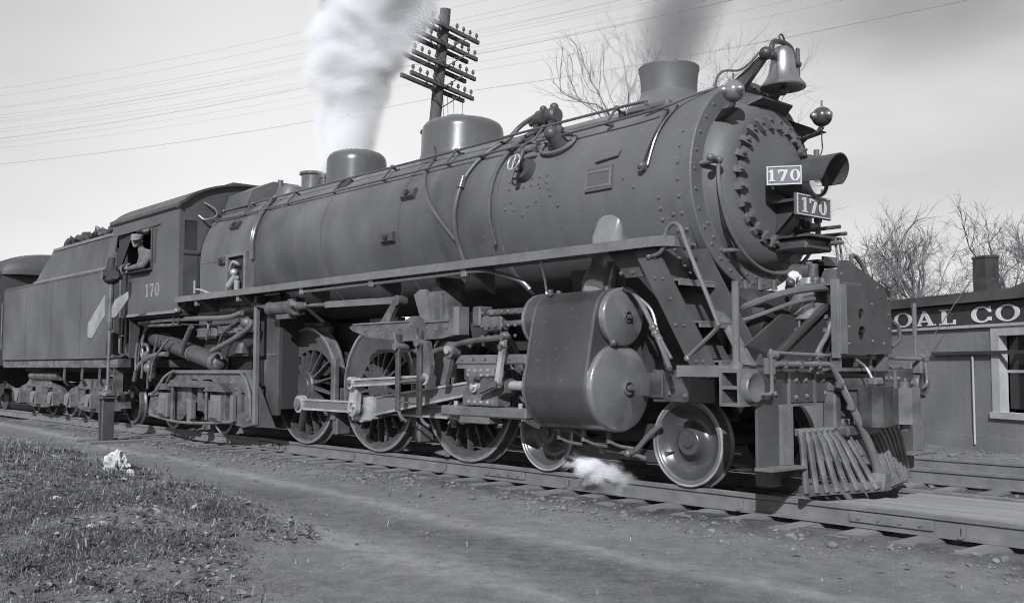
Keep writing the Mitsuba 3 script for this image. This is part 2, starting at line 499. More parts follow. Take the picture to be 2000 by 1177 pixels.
for yy in (-0.753, 0.753):
    P('rail', prism(rail_profile(yy), -70, 14, 'yz'), 'm_rail', TRACK)
    P('rail_head', bx(-70, 14, yy - 0.026, yy + 0.026, 0.0, 0.0022), 'm_railtop', TRACK)
x, k = 5.2, 0
while x > -22.5:
    top = -0.180 - 0.006 * rng.random()
    P('tie', wavy_tie(x, -1.27 - 0.1 * rng.random(), 1.27 + 0.1 * rng.random(), 0.21 + 0.04 * rng.random(), top, 900 + k), 'm_tie', TRACK, smooth=False)
    x -= 0.535 + 0.06 * (rng.random() - 0.5)
    k += 1
for i, x in enumerate(np.arange(2.75, -13, -2.24)):
    xx = x + 0.1 * rng.normal()
    P('rail_anchor', cat(bx(xx - 0.022, xx + 0.022, -0.85, -0.79, -0.168, -0.145, 0.006), bx(xx - 0.016, xx + 0.016, -0.80, -0.77, -0.15, -0.07, 0.006)), 'm_rail', TRACK)
for x0 in (-2.9, 2.15, -9.0):
    jb = P('joint_bar', bx(x0 - 0.38, x0 + 0.38, -0.795, -0.765, -0.14, -0.05, 0.008), 'm_rail', TRACK)
    for q in (-0.28, -0.1, 0.1, 0.28):
        P('bolt', rod((x0 + q, -0.815, -0.095), (x0 + q, -0.79, -0.095), 0.017, n=6), 'm_rail', jb)

# the second line beyond, seen past the pilot
FAR = thing('siding_track', '', '')
labels[FAR] = {'kind': 'structure'}
for yy in (3.05, 4.55):
    P('rail', prism(Polygon([(a, b - 0.02) for a, b in rail_profile(yy).exterior.coords]), -70, 14, 'yz'), 'm_rail', FAR)
for i, x in enumerate(np.arange(6.0, -3.5, -0.56)):
    P('tie', wavy_tie(x + 0.04 * rng.normal(), 2.55, 5.05, 0.22, -0.202, 1200 + i), 'm_tie', FAR, smooth=False)

# planked road crossing in front of the engine
CROSS = thing('plank_crossing', '', '')
labels[CROSS] = {'kind': 'structure'}
for row, (ya, yb) in enumerate([(-0.62, -0.40), (-0.385, -0.17), (-0.155, 0.06), (0.075, 0.29), (0.305, 0.50), (0.515, 0.63)]):
    xa = 1.62 + 0.14 * rng.random() - (0.25 if row < 2 else 0)
    for xb in (xa + 2.4 + 0.1 * rng.random(), 10.0):
        P('plank', bx(xa, xb - 0.006, ya - 0.004, yb + 0.004, -0.085, -0.012 - 0.004 * rng.random(), 0.004), 'm_plank', CROSS)
        xa = xb

# loose stones, cinders and coal crumbs lying about
def scatter(n, region, size, seed, dz=0.0):
    r = np.random.default_rng(seed)
    base = trimesh.creation.icosphere(0, 1.0)
    vs, fs = [], []
    for i in range(n):
        x, y = region(r)
        s = size * np.exp(r.normal(0, 0.45))
        v = base.vertices * (1 + 0.35 * r.normal(size=(12, 1))) * s * np.array([1, 0.8 + 0.4 * r.random(), 0.6])
        c, q = math.cos(r.random() * 6.3), r.random()
        a = r.random() * 6.283
        R = np.array([[math.cos(a), -math.sin(a), 0], [math.sin(a), math.cos(a), 0], [0, 0, 1]])
        vs.append(v @ R.T + [x, y, float(ground_z(x, y)) + 0.25 * s + dz])
        fs.append(base.faces + 12 * i)
    return trimesh.Trimesh(np.vstack(vs), np.vstack(fs), process=False)


P('gravel', cat(scatter(1500, lambda r: (r.uniform(-16, 4.5), -1.25 - abs(r.normal(0, 0.55))), 0.016, 1), scatter(1300, lambda r: (r.uniform(-12, 5), r.uniform(-8, -1.2)), 0.008, 2),
                scatter(2500, lambda r: (r.uniform(-12, 3), r.uniform(-0.7, 0.7)), 0.022, 3), scatter(1200, lambda r: (r.uniform(-4, 4), r.uniform(0.9, 9)), 0.022, 4)), 'm_stone', smooth=False, kind='stuff')
for i, (x, y, s) in enumerate([(-0.85, -1.75, 0.035), (-0.63, -1.74, 0.03), (1.02, 0.95, 0.075), (1.65, 1.9, 0.06), (-1.9, -1.62, 0.03), (2.1, -1.62, 0.04)]):
    b = ball((0, 0, 0), 1.0, 2)
    b.vertices *= (1 + 0.3 * (meshkit.fbm(b.vertices * 1.7 + i * 3, 3) - 0.5)[:, None]) * s * np.array([1.2, 1, 0.75])
    k = P('stone', moved(b, (x, y, float(ground_z(x, y)) + 0.55 * s + (0.12 if y > 0 and i == 2 else 0))), 'm_stone')
    labels[k] = {'label': ['pale angular stone just beside the tie ends under the leading wheel', 'smaller pale stone next to the angular one beside the tie ends', 'pale lump of stone lying between the rails right of the pilot nose',
                           'pale stone beyond the far rail in front of the building', 'small pale stone at the tie ends below the cylinder', 'stone against the tie ends at the near right rail'][i], 'category': 'stone'}

# ---------------------------------------------------------------- dry grass on the near bank
GRASS_EDGE = Polygon([(-30, -3.2), (-11.2, -3.35), (-9.2, -3.45), (-7.4, -3.6), (-5.3, -3.85), (-3.4, -4.2), (-1.7, -4.5), (-1.0, -4.78), (-1.6, -4.95), (-2.7, -4.85), (-3.6, -4.95), (-3.0, -5.2),
                      (-1.6, -5.35), (-0.4, -5.75), (0.35, -6.1), (0.9, -6.6), (1.4, -8.0), (-2, -12), (-30, -14)])


def blades(n, lo, hi, h, seed, thick=0.0035, edge=GRASS_EDGE, soft=0.25):
    r = np.random.default_rng(seed)
    import shapely
    xy = np.stack([r.uniform(lo[0], hi[0], n * 3), r.uniform(lo[1], hi[1], n * 3)], 1)
    j = xy + r.normal(0, soft, xy.shape)
    ok = shapely.contains_xy(edge, j[:, 0], j[:, 1])
    clump = meshkit.fbm(np.stack([xy[:, 0] * 1.5, xy[:, 1] * 1.5, 0 * xy[:, 0]], -1), 4, seed=3)
    ok &= clump + 0.35 * (r.random(n * 3) - 0.5) > 0.47
    xy, clump = xy[ok][:n], clump[ok][:n]
    m = len(xy)
    z = ground_z(xy[:, 0], xy[:, 1])
    a, lean = r.uniform(0, 6.283, m), r.uniform(0.4, 1.9, m)
    ln = h * np.exp(r.normal(0, 0.4, m)) * (0.45 + 1.1 * clump)
    d = np.stack([np.cos(a), np.sin(a), 0 * a], 1)
    s = np.stack([-np.sin(a), np.cos(a), 0 * a], 1) * (thick * r.uniform(0.7, 1.5, m))[:, None]
    p0 = np.stack([xy[:, 0], xy[:, 1], z - 0.01], 1)
    up = np.array([0, 0, 1.0])
    p1 = p0 + ln[:, None] * (0.55 * up + 0.22 * lean[:, None] * d)
    p2 = p0 + ln[:, None] * ((0.95 - 0.35 * lean)[:, None] * up + 0.72 * lean[:, None] * d)
    v = np.stack([p0 - s, p0 + s, p1 - 0.7 * s, p1 + 0.7 * s, p2], 1).reshape(-1, 3)
    b = (np.arange(m) * 5)[:, None]
    f = np.vstack([b + [0, 1, 3], b + [0, 3, 2], b + [2, 3, 4]])
    return trimesh.Trimesh(v, f, process=False)


P('dry_grass', cat(blades(60000, (-9, -9), (1.6, -3.3), 0.055, 21), blades(16000, (-18, -9), (-7, -3.0), 0.08, 22, 0.006)), 'm_grass', smooth=False, kind='stuff')
P('straw', cat(blades(15000, (-9, -9), (1.7, -3.3), 0.05, 23), blades(3000, (-18, -9), (-8, -3.0), 0.11, 24, 0.006), blades(260, (-6, -8), (3.5, -1.9), 0.04, 25, 0.003, Polygon([(-7, -1.9), (4, -1.9), (4, -8), (-7, -8)]), 0)), 'm_straw', smooth=False, kind='stuff')


def litter(n, lo, hi, size, seed):
    """curled dead leaves and bits lying flat among the grass"""
    import shapely
    r = np.random.default_rng(seed)
    xy = np.stack([r.uniform(lo[0], hi[0], n), r.uniform(lo[1], hi[1], n)], 1)
    cl = meshkit.fbm(np.stack([xy[:, 0] * 0.9, xy[:, 1] * 0.9, 0 * xy[:, 0] + 7], -1), 3, seed=8)
    xy = xy[shapely.contains_xy(GRASS_EDGE.buffer(0.25), xy[:, 0], xy[:, 1]) & (cl + 0.2 * r.random(n) > 0.5)]
    m = len(xy)
    a, s = r.uniform(0, 6.283, m), size * np.exp(r.normal(0, 0.5, m))
    u = np.stack([np.cos(a), np.sin(a), r.normal(0, 0.35, m)], 1) * s[:, None]
    w = np.stack([-np.sin(a), np.cos(a), r.normal(0, 0.35, m)], 1) * (s * r.uniform(0.3, 0.8, m))[:, None]
    c = np.stack([xy[:, 0], xy[:, 1], ground_z(xy[:, 0], xy[:, 1]) + 0.012 + 0.03 * r.random(m)], 1)
    k = np.array([0, 0, 1.0]) * (s * r.uniform(-0.5, 0.5, m))[:, None]
    v = np.stack([c - u, c - w + k, c + u, c + w + k], 1).reshape(-1, 3)
    b = (np.arange(m) * 4)[:, None]
    return trimesh.Trimesh(v, np.vstack([b + [0, 1, 2], b + [0, 2, 3]]), process=False)


P('dead_leaves', litter(9000, (-12, -9), (1.5, -3.2), 0.013, 61), 'm_straw', smooth=False, kind='stuff')
P('dark_weeds', litter(12000, (-12, -9), (1.5, -3.2), 0.02, 62), 'm_black', smooth=False, kind='stuff')


def crumple(x, y, w, h, seed):
    r = np.random.default_rng(seed)
    m = ball((0, 0, 0), 1.0, 3)
    v = m.vertices
    q = meshkit.fbm(v * 2.3 + seed * 5.1, 4, seed=seed)
    ridge = np.abs(meshkit.fbm(v * 3.1 + 9.2, 3, seed=seed + 1) - 0.5)
    v = v * (0.45 + 1.1 * q - 1.3 * ridge + 0.05 * r.normal(size=len(v)))[:, None] * np.array([w * 1.15, w * 0.7, h])
    v[:, 2] = np.maximum(v[:, 2], -0.06)
    m.vertices = v + [x, y, float(ground_z(x, y)) + (0.03 if h > 0.05 else 0.012)]
    return m


for (x, y, w, h, lab) in [(-7.75, -3.78, 0.24, 0.24, 'crumpled sheet of pale paper lying on the grass below the switch stand'), (-7.0, -3.85, 0.07, 0.06, 'small scrap of pale paper right beside the crumpled sheet'),
                          (-4.3, -5.62, 0.09, 0.03, 'flat pale paper scrap on the bank at the left edge'), (-2.3, -5.95, 0.08, 0.02, 'long pale scrap lying flat in the foreground grass')]:
    k = P('paper_scrap', crumple(x, y, w, h, int(abs(x * 10))), 'm_paper', smooth=False)
    labels[k] = {'label': lab, 'category': 'paper', 'group': 'paper scraps in the grass'}

# ---------------------------------------------------------------- bare trees
def bare_tree(name, base, height, seed, label, spread=0.55, lean=(0, 0), r0=None, fork=0.3, twigs=5, aim=None):
    r = np.random.default_rng(seed)
    big, small = [], []
    key = thing(name, label, 'tree', 'bare trees')

    def grow(p, d, ln, rad, lev):
        n = 4 if lev < 2 else 3
        pts, q, e = [p], p, d
        for s in range(n):
            e = e + r.normal(0, 0.13 + 0.03 * lev, 3) + np.array([0, 0, 0.06])
            e /= np.linalg.norm(e)
            q = q + e * ln / n
            pts.append(q)
        tip = rad * (0.62 if lev < twigs else 0.35)
        (big if lev == 0 else small).append(tube(pts, [rad, tip], 8 if lev == 0 else (5 if lev < 3 else 3), curve=False))
        if lev >= twigs:
            return
        kids = 3 if lev < 3 else (3 if r.random() < 0.8 else 4)
        if lev == 0:
            kids = 4
        for i in range(kids):
            t = 1.0 if i == 0 else r.uniform(0.35 if lev else 0.55, 0.98)
            at = pts[int(round(t * n))] if t > 0.95 else pts[int(t * n)] + (pts[min(n, int(t * n) + 1)] - pts[int(t * n)]) * (t * n % 1)
            a, b = frame_of(e)
            w = r.uniform(0, 6.283)
            sp = spread * r.uniform(0.5, 1.25) * (0.45 if i == 0 else 1)
            dd = e * math.cos(sp) + (a * math.cos(w) + b * math.sin(w)) * math.sin(sp)
            grow(at, dd / np.linalg.norm(dd), ln * r.uniform(0.62, 0.82), max(tip * r.uniform(0.6, 0.95) if i else tip, 0.0055), lev + 1)

    d0 = np.array([lean[0], lean[1], 1.0])
    grow(np.array(base, float), d0 / np.linalg.norm(d0), height * fork, r0 or height * 0.016, 0)
    tops = cat(big + small)
    if aim is not None:
        sel = tops.vertices[:, 2] > aim[0] * (tops.vertices[:, 2].max() - base[2]) + base[2]
        mid_y = tops.vertices[sel, 1].mean()
        dx = aim[1] - tops.vertices[sel, 0].mean()
        for m in big + small:
            up_ = np.clip((m.vertices[:, 2] - base[2]) / (tops.vertices[sel, 2].mean() - base[2]), 0, 1.15)
            m.vertices[:, 0] += dx * up_
            m.vertices[:, 1] += (base[1] - mid_y) * up_
    k = height / (tops.vertices[:, 2].max() - base[2])
    for m in big + small:
        m.vertices = (m.vertices - base) * k + base
    P('trunk', cat(big), 'm_bark', key, smooth=60, kind='part')
    P('crown', cat(small), 'm_twig', key, smooth=60, kind='part')


bare_tree('bare_tree', (-20.9, 22.0, -0.3), 16.6, 5, 'tall bare tree rising behind the boiler just left of the smokestack', 0.30, (0.03, 0), 0.17, 0.40, 6, (0.65, -19.0))
bare_tree('bare_tree', (-19.2, 24.0, -0.3), 14.0, 8, 'thin bare tree whose twigs show right behind the smokestack', 0.30, (0.04, 0), 0.13, 0.38, 6, (0.65, -18.0))
bare_tree('bare_tree', (-10.75, 22.0, -0.3), 7.3, 12, 'bare tree with a straight stem rising left of the chimney, nearest the engine', 0.42, (0, 0), 0.11, 0.42, 6)
bare_tree('bare_tree', (-10.3, 23.5, -0.3), 7.0, 31, 'leaning forked bare tree right of the straight stemmed tree', 0.5, (0.35, 0), 0.11, 0.34, 6)
bare_tree('bare_tree', (-9.1, 24.0, -0.3), 6.6, 17, 'broad low bare tree just left of the chimney', 0.62, (0, 0), 0.11, 0.27, 5)
bare_tree('bare_tree', (-7.7, 26.0, -0.3), 7.3, 19, 'wide bushy bare tree behind the chimney', 0.7, (0.02, 0), 0.12, 0.27, 6)
bare_tree('bare_tree', (-6.3, 26.0, -0.3), 7.2, 23, 'bare tree at the right edge behind the pitched roof', 0.7, (0, 0), 0.12, 0.27, 6)
bare_tree('bare_tree', (-12.6, 25.0, -0.3), 6.9, 29, 'small bare tree glimpsed between the headlight step and the pump shield', 0.65, (0, 0), 0.1, 0.28, 6)

# ---------------------------------------------------------------- the coal company's building
BA = np.array([-2.06, 9.45, -0.22])
BR = np.array([0.891, -0.454, 0.0])
BN = np.array([-0.454, -0.891, 0.0])
UP = np.array([0, 0, 1.0])
COAL = thing('coal_office', 'low pale coal company building with white lettering on a dark band under its eaves', 'building')


def bb(s0, s1, n0, n1, z0, z1, b=0.0):
    """a box in the building's own directions: along the front, outwards, up"""
    m = bx(s0, s1, n0, n1, z0, z1, b)
    m.apply_transform(basis([BA[0], BA[1], 0], BR, BN, UP))
    if np.linalg.det(np.stack([BR, BN, UP], 1)) < 0:
        m.invert()
    return m


S0, S1 = -7.0, 6.5
P('wall', cat(bb(S0, 1.12, -0.25, 0, -0.4, 1.92), bb(1.12, 2.8, -0.25, 0, -0.4, 0.33), bb(1.12, 2.8, -0.25, 0, 1.92, 1.925), bb(2.8, S1, -0.25, 0, -0.4, 1.92), bb(S0, S0 + 0.25, -6, -0.25, -0.4, 2.4), bb(S1 - 0.25, S1, -6, -0.25, -0.4, 2.4), bb(S0, S1, -6.25, -6, -0.4, 2.4)), 'm_stucco', COAL, smooth=False)
P('plinth', bb(S0, S1, 0, 0.025, -0.4, 0.0), 'm_stucco', COAL, smooth=False)
fa = P('sign_band', bb(S0, S1, -0.2, 0.04, 1.97, 2.36), 'm_fascia', COAL, smooth=False, label='dark band with white capital letters')
P('sill_strip', bb(S0, S1, -0.2, 0.06, 1.92, 1.97), 'm_trim', COAL, smooth=False)
M = basis(np.array([BA[0], BA[1], 0]) + BR * -0.16 + BN * 0.042 + UP * 2.145, BR, UP, BN)
for m in letters('COAL CO', 0.285, 0.012, M, 2.2):
    P('letter', m, 'm_white', fa, smooth=False)
ro = P('roof', cat(bb(S0 - 0.3, S1 + 0.3, -6.4, 0.13, 2.40, 2.47), bb(S0 - 0.3, S1 + 0.3, 0.10, 0.16, 2.37, 2.53), bb(S0 - 0.3, S1 + 0.3, -6.4, 0.1, 2.47, 2.56)), 'm_roof', COAL, smooth=False)
rp = np.array([BA[0], BA[1], 0])
hp = hull(*[rp + BR * s + BN * n + UP * z for s, n, z in [(-0.5, -1.3, 2.57), (8, -1.3, 2.57), (-0.5, -6, 2.57), (8, -6, 2.57), (2.2, -3.4, 4.0), (7, -3.4, 4.0)]])
P('pitched_roof', hp, 'm_roof', COAL, smooth=False)
for row in range(12):
    for q in range(2):
        s_ = -0.66 + 0.185 * q
        P('brick', bb(s_, s_ + 0.181, -1.40, -1.10, 2.57 + row * 0.062, 2.629 + row * 0.062, 0.003), 'm_brick', COAL + '__chimney', smooth=False)
P('core', bb(-0.657, -0.297, -1.397, -1.103, 2.56, 3.31), 'm_brick', COAL + '__chimney', smooth=False)
P('cap', bb(-0.675, -0.28, -1.415, -1.085, 3.314, 3.37, 0.01), 'm_brick', COAL + '__chimney', smooth=False)
wi = P('window', bb(1.32, 2.6, -0.2, -0.17, 0.5, 1.79), 'm_pane', COAL, smooth=False)
P('frame', cat(bb(1.12, 1.31, -0.15, 0.03, 0.44, 1.76), bb(2.62, 2.8, -0.15, 0.03, 0.44, 1.76), bb(1.12, 2.8, -0.15, 0.032, 1.76, 1.925)), 'm_trim', wi, smooth=False)
P('sill', bb(1.08, 2.84, -0.15, 0.06, 0.33, 0.44), 'm_trim', wi, smooth=False)
P('muntin', cat(bb(1.31, 2.62, -0.17, -0.13, 1.12, 1.17), bb(1.94, 1.99, -0.17, -0.135, 0.44, 1.76)), 'm_trim', wi, smooth=False)
P('downpipe', tube([rp + BR * 0.68 + BN * 0.05 + UP * z for z in (-0.15, 0.6, 1.42)], 0.018, 8, curve=False), 'm_trim', COAL)
P('awning_bar', bb(-0.4, 3.6, 0.02, 0.09, 1.44, 1.50), 'm_fascia', COAL, smooth=False)
P('guy_wire', tube([rp + BR * 1.0 + BN * 0.3 + UP * 2.75, rp + BR * -0.2 + BN * 0.45 + UP * 1.46], 0.008, 6, curve=False), 'm_dull_white', COAL)

# ---------------------------------------------------------------- telegraph pole and its wires
PB, PT = np.array([-22.9, 12.0, -0.3]), np.array([-20.78, 12.0, 13.75])
POLE = thing('telegraph_pole', 'leaning wooden telegraph pole with four pairs of crossarms beside the white steam plume', 'telegraph pole')
P('pole', tube([PB, (PB + PT) / 2, PT], [0.26, 0.19], 14, curve=False), 'm_pole', POLE)
AE = np.array([-0.17, 0.982, -0.075])
AX = np.array([0.985, 0.17, 0.0])
arm_ends = []
for lev, (z, miss) in enumerate([(13.05, ()), (12.45, ()), (11.75, ()), (11.05, ())]):
    c = PB + (PT - PB) * (z - PB[2]) / (PT[2] - PB[2])
    for side in (-1, 1):
        o = c + AX * 0.23 * side
        M = basis(o, AE, AX, UP)
        m = bx(-1.62, 1.62, -0.055, 0.055, -0.07, 0.07, 0.01)
        m.apply_transform(M)
        if np.linalg.det(M[:3, :3]) < 0:
            m.invert()
        ca = P('crossarm', m, 'm_pole', POLE, smooth=False)
        if side == 1:
            for t in (-1.5, -1.15, -0.8, -0.45, 0.45, 0.8, 1.15, 1.5):
                b = o + AE * t + UP * 0.07
                P('insulator', lathe([(0, 0.02), (0.1, 0.022), (0.1, 0.055), (0.17, 0.06), (0.2, 0.045), (0.24, 0.03), (0.25, 0)], b, 'z', 8), 'm_glass_knob', ca)
                arm_ends.append((lev, t, b + UP * 0.2))
    for t in (-1, 1):
        P('brace', tube([c + AX * 0.27 + AE * t * 0.95 - UP * 0.06, c + AX * 0.2 - UP * 0.75], 0.022, 5, curve=False), 'm_pole', POLE)
for t in (0.25, 0.5, 0.8, 1.3):
    P('drop_wire', tube([PT + (PB - PT) * 0.2 + AE * t + UP * 0.0, (PT + PB) / 2 + AE * (0.4 + 0.9 * t) + AX * 0.4, PB + (PT - PB) * 0.3 + AE * (0.7 + 1.4 * t) + AX * 0.8], 0.014, 4), 'm_wire', POLE)
D_LEFT, D_RIGHT = np.array([-0.88, -0.475, 0]), np.array([0.99, 0.10, 0])
PICK = [(0, -1.5), (0, -0.8), (0, 0.45), (0, 1.15), (0, 1.5), (1, -1.15), (1, 0.45), (1, 1.15), (1, 1.5), (2, -1.5), (2, 0.8), (2, 1.5), (3, -1.5), (3, 1.5)]
ORD = {-1.5: 'nearest', -1.15: 'second', -0.8: 'third', -0.45: 'fourth', 0.45: 'fifth', 0.8: 'sixth', 1.15: 'seventh', 1.5: 'farthest'}
for lev, t, p in arm_ends:
    if (lev, t) not in PICK:
        continue
    pts = [p + D_LEFT * q + UP * (1.1 * ((q / 46 - 0.5) ** 2 * 4 - 1)) for q in np.linspace(46, 0, 12)]
    pts += [p + D_RIGHT * q + UP * (1.1 * ((q / 46 - 0.5) ** 2 * 4 - 1)) for q in np.linspace(0, 46, 12)[1:]]
    k = P('telegraph_wire', tube(pts, 0.0034 if lev < 3 else 0.0065, 4, curve=False), 'm_wire')
    row = ['top', 'second', 'third', 'lowest'][lev]
    labels[k] = {'label': f'thin telegraph wire strung from the {row} crossarm, at its {ORD[t]} insulator', 'category': 'wire', 'group': f'wires on the {row} crossarm'}


# ---------------------------------------------------------------- the locomotive
LOCO = thing('steam_locomotive', 'black steam locomotive numbered 170 with smoking stack and brass bell, standing on the near track', 'locomotive')
ZC = 3.147


def bs(x, deg, r=1.135):
    """point and outward normal on the boiler, deg from the top towards the camera's side"""
    a = math.radians(deg)
    n = np.array([0, -math.sin(a), math.cos(a)])
    return np.array([x, 0, ZC]) + r * n, n


def L(name, mesh, mat, part=None, **k):
    return P(name, mesh, mat, LOCO if part is None else part, **k)


# boiler, smokebox
sm = L('smokebox', lathe([(-2.70, 0.6), (-2.70, 1.104), (-2.0, 1.104), (0.215, 1.104)], (0, 0, ZC), 'x', 96), 'm_smokebox', smooth=30)
bo = L('boiler_jacket', lathe([(-8.85, 1.165), (-6.76, 1.155), (-4.72, 1.145), (-2.72, 1.132), (-2.665, 1.128), (-2.655, 1.10)], (0, 0, ZC), 'x', 96), 'm_boiler', smooth=30)
for x in (-2.72, -4.72, -6.76, -8.84):
    r = 1.134 if x > -3 else (1.147 if x > -5 else (1.157 if x > -7 else 1.168))
    P('jacket_band', lathe([(x - 0.035, r - 0.01), (x - 0.035, r + 0.006), (x + 0.035, r + 0.006), (x + 0.035, r - 0.01)], (0, 0, ZC), 'x', 96), 'm_boiler', bo, smooth=30)
fbx = [(-1.165 * math.sin(a), ZC + 1.165 * math.cos(a)) for a in np.linspace(-math.pi / 2, math.pi / 2, 60)]
fbx = fbx + [(-1.165, 1.9), (1.165, 1.9)]
fb = L('firebox', prism(Polygon(fbx), -10.98, -8.85, 'yz'), 'm_boiler', smooth=30)
for x, r in ((-9.9, 1.168),):
    P('seam', prism(Polygon([(-1.171 * math.sin(a), ZC + 1.171 * math.cos(a)) for a in np.linspace(-math.pi / 2, math.pi / 2, 60)] + [(-1.171, 2.5), (1.171, 2.5)]), x - 0.012, x + 0.012, 'yz'), 'm_boiler', fb, smooth=30)
P('seam', bx(-10.9, -9.0, -1.173, -1.160, 3.09, 3.105), 'm_boiler', fb)
L('boiler_belly', cat(lathe([(-8.8, 1.0), (-2.7, 1.0)], (0, 0, ZC - 0.1), 'x', 40), bx(-10.95, -7.95, -1.06, 1.06, 1.4, 2.4), bx(-8.05, -7.92, -1.12, 1.12, 0.55, 2.45)), 'm_dark')
riv = []
for a in np.arange(-160, 161, 9.0):
    for dx in (0.14, 0.03):
        if dx == 0.03 and abs(a) < 104 or dx == 0.14 and -70 < a < 62:
            continue
        p, n = bs(dx, a, 1.104)
        riv.append((p, n))
for x in np.arange(-2.45, -1.75, 0.13):
    for a in (75, 79.5):
        p, n = bs(x, a, 1.104)
        riv.append((p, n))
for x, a in [(-1.9, 82), (-1.75, 84), (-1.72, 88), (-1.95, 90), (-2.1, 92), (-2.35, 93), (-2.5, 92), (-1.6, 95), (-2.4, 88), (-2.2, 97), (-0.95, 83), (-0.6, 86), (-0.45, 92)]:
    p, n = bs(x, a, 1.104)
    riv.append((p, n))
for a in np.arange(100, 150, 6.0):
    for x in (-0.12,):
        riv.append(bs(x, a, 1.104))
P('rivets', domes([r[0] for r in riv], [r[1] for r in riv], 0.024), 'm_smokebox', sm, smooth=40, kind='stuff')

# smokebox front, door and clamps
fr = L('smokebox_front', lathe([(0.205, 1.06), (0.205, 1.117), (0.30, 1.117), (0.312, 1.105), (0.312, 0.935), (0.325, 0.918), (0.37, 0.90), (0.43, 0.865), (0.475, 0.82), (0.508, 0.76), (0.522, 0.70), (0.522, 0.645), (0.50, 0.635), (0.49, 0.5)], (0, 0, ZC), 'x', 96), 'm_smokebox', smooth=30)
P('rim_bolts', domes([(0.312, 1.05 * math.sin(a), ZC + 1.05 * math.cos(a)) for a in np.linspace(0, 6.283, 34)[:-1]] + [(0.312, 0.975 * math.sin(a), ZC + 0.975 * math.cos(a)) for a in np.linspace(2.5, 4.2, 11)], [(1, 0, 0)] * 44, 0.022), 'm_smokebox', fr, smooth=40, kind='stuff')
do = L('smokebox_door', lathe([(0.49, 0.615), (0.525, 0.61), (0.548, 0.56), (0.562, 0.45), (0.572, 0.25), (0.575, 0)], (0, 0, ZC), 'x', 72), 'm_smokebox', smooth=30)
for i in range(24):
    a = 2 * math.pi * (i + 0.35) / 24
    rad, tan = np.array([0, math.sin(a), math.cos(a)]), np.array([0, math.cos(a), -math.sin(a)])
    c = np.array([0.520, 0, ZC])
    X = np.array([1.0, 0, 0])
    pts = []
    for r, w, h in ((0.565, 0.020, 0.085), (0.61, 0.028, 0.075), (0.69, 0.036, 0.035), (0.70, 0.030, 0.0)):
        pts += [c + rad * r + tan * w + X * h, c + rad * r - tan * w + X * h, c + rad * r + tan * w - X * 0.01, c + rad * r - tan * w - X * 0.01]
    k = P('clamp', hull(*pts), 'm_smokebox', do, smooth=False)
    P('stud', cat([rod(c + rad * 0.645 + X * 0.03, c + rad * 0.645 + X * 0.10, 0.016, n=6)]), 'm_gear', do)
# door hinge and latch handles on the far side of the door
P('hinge', cat(bx(0.50, 0.60, 0.58, 0.78, ZC - 0.45, ZC - 0.37, 0.01), bx(0.50, 0.60, 0.58, 0.78, ZC + 0.3, ZC + 0.38, 0.01), rod((0.585, 0.74, ZC - 0.5), (0.585, 0.74, ZC + 0.45), 0.03)), 'm_smokebox', do)
# the curved grab rail low on the front
arc = [(0.53, -0.955 * math.cos(a), ZC - 0.955 * math.sin(a)) for a in np.linspace(-0.12, math.pi * 0.86, 26)]
gr = L('front_grab_rail', tube(arc, 0.02, 8, curve=False), 'm_pipe')
for i in (0, 9, 17, 25):
    P('bracket', rod(np.array(arc[i]) - [0.26, 0, 0], arc[i], 0.024), 'm_pipe', gr)
P('knob', cat(ball(arc[0], 0.045), rod(np.array(arc[0]) + [0, -0.12, 0.01], arc[0], 0.028), ball(np.array(arc[0]) + [0, -0.13, 0.01], 0.04)), 'm_pipe', gr)
p0 = np.array([0.40, -0.86, ZC + 0.05])
P('second_rod', tube([(0.46, -0.88, ZC + 0.02), (0.47, -0.87, ZC - 0.2), (0.47, -0.78, ZC - 0.5), (0.47, -0.55, ZC - 0.74)], 0.016, 7), 'm_black', gr)

# headlight, number boards, number plate
hl = L('headlight', lathe([(0.62, 0.0), (0.62, 0.13), (0.70, 0.185), (0.80, 0.20), (1.055, 0.203), (1.06, 0.19), (1.035, 0.17)], (0, 0, 3.135), 'x', 40), 'm_black')
P('reflector', lathe([(1.03, 0.183), (0.95, 0.15), (0.90, 0.08), (0.89, 0)], (0, 0, 3.135), 'x', 32), 'm_reflector', hl)
P('lens', lathe([(1.050, 0.0), (1.046, 0.1), (1.038, 0.172), (1.028, 0.172), (1.036, 0.1), (1.04, 0)], (0, 0, 3.135), 'x', 32), 'm_lens', hl)
vis = []
for rr in (0.208, 0.196):
    vis.append([(x, rr * math.sin(a), 3.135 + rr * math.cos(a)) for a in np.linspace(-1.9, 1.9, 25) for x in (0.98, 1.06 + 0.26 * max(0, math.cos(a * 0.72)) ** 0.35)])
v = np.array(vis[0] + vis[1])
f = []
for i in range(24):
    a, b, c, d = 2 * i, 2 * i + 1, 2 * i + 2, 2 * i + 3
    f += [[a, b, d], [a, d, c], [50 + a, 50 + d, 50 + b], [50 + a, 50 + c, 50 + d], [b, 50 + b, 50 + d], [b, 50 + d, d], [a, 50 + c, 50 + a], [a, c, 50 + c]]
P('visor', trimesh.Trimesh(v, np.array(f), process=False), 'm_black', hl, smooth=40)
P('bracket', cat(hull((0.5, -0.16, 2.93), (0.5, 0.16, 2.93), (0.98, -0.16, 2.93), (0.98, 0.16, 2.93), (0.5, -0.16, 2.90), (0.5, 0.16, 2.90), (0.98, -0.16, 2.90), (0.98, 0.16, 2.90)),
                 hull((0.5, -0.03, 2.92), (0.5, 0.03, 2.92), (0.9, -0.03, 2.92), (0.9, 0.03, 2.92), (0.5, -0.03, 2.55), (0.5, 0.03, 2.55))), 'm_black', hl)
ph = math.radians(37)
hx, nx = np.array([math.cos(ph), math.sin(ph), 0]), np.array([math.sin(ph), -math.cos(ph), 0])


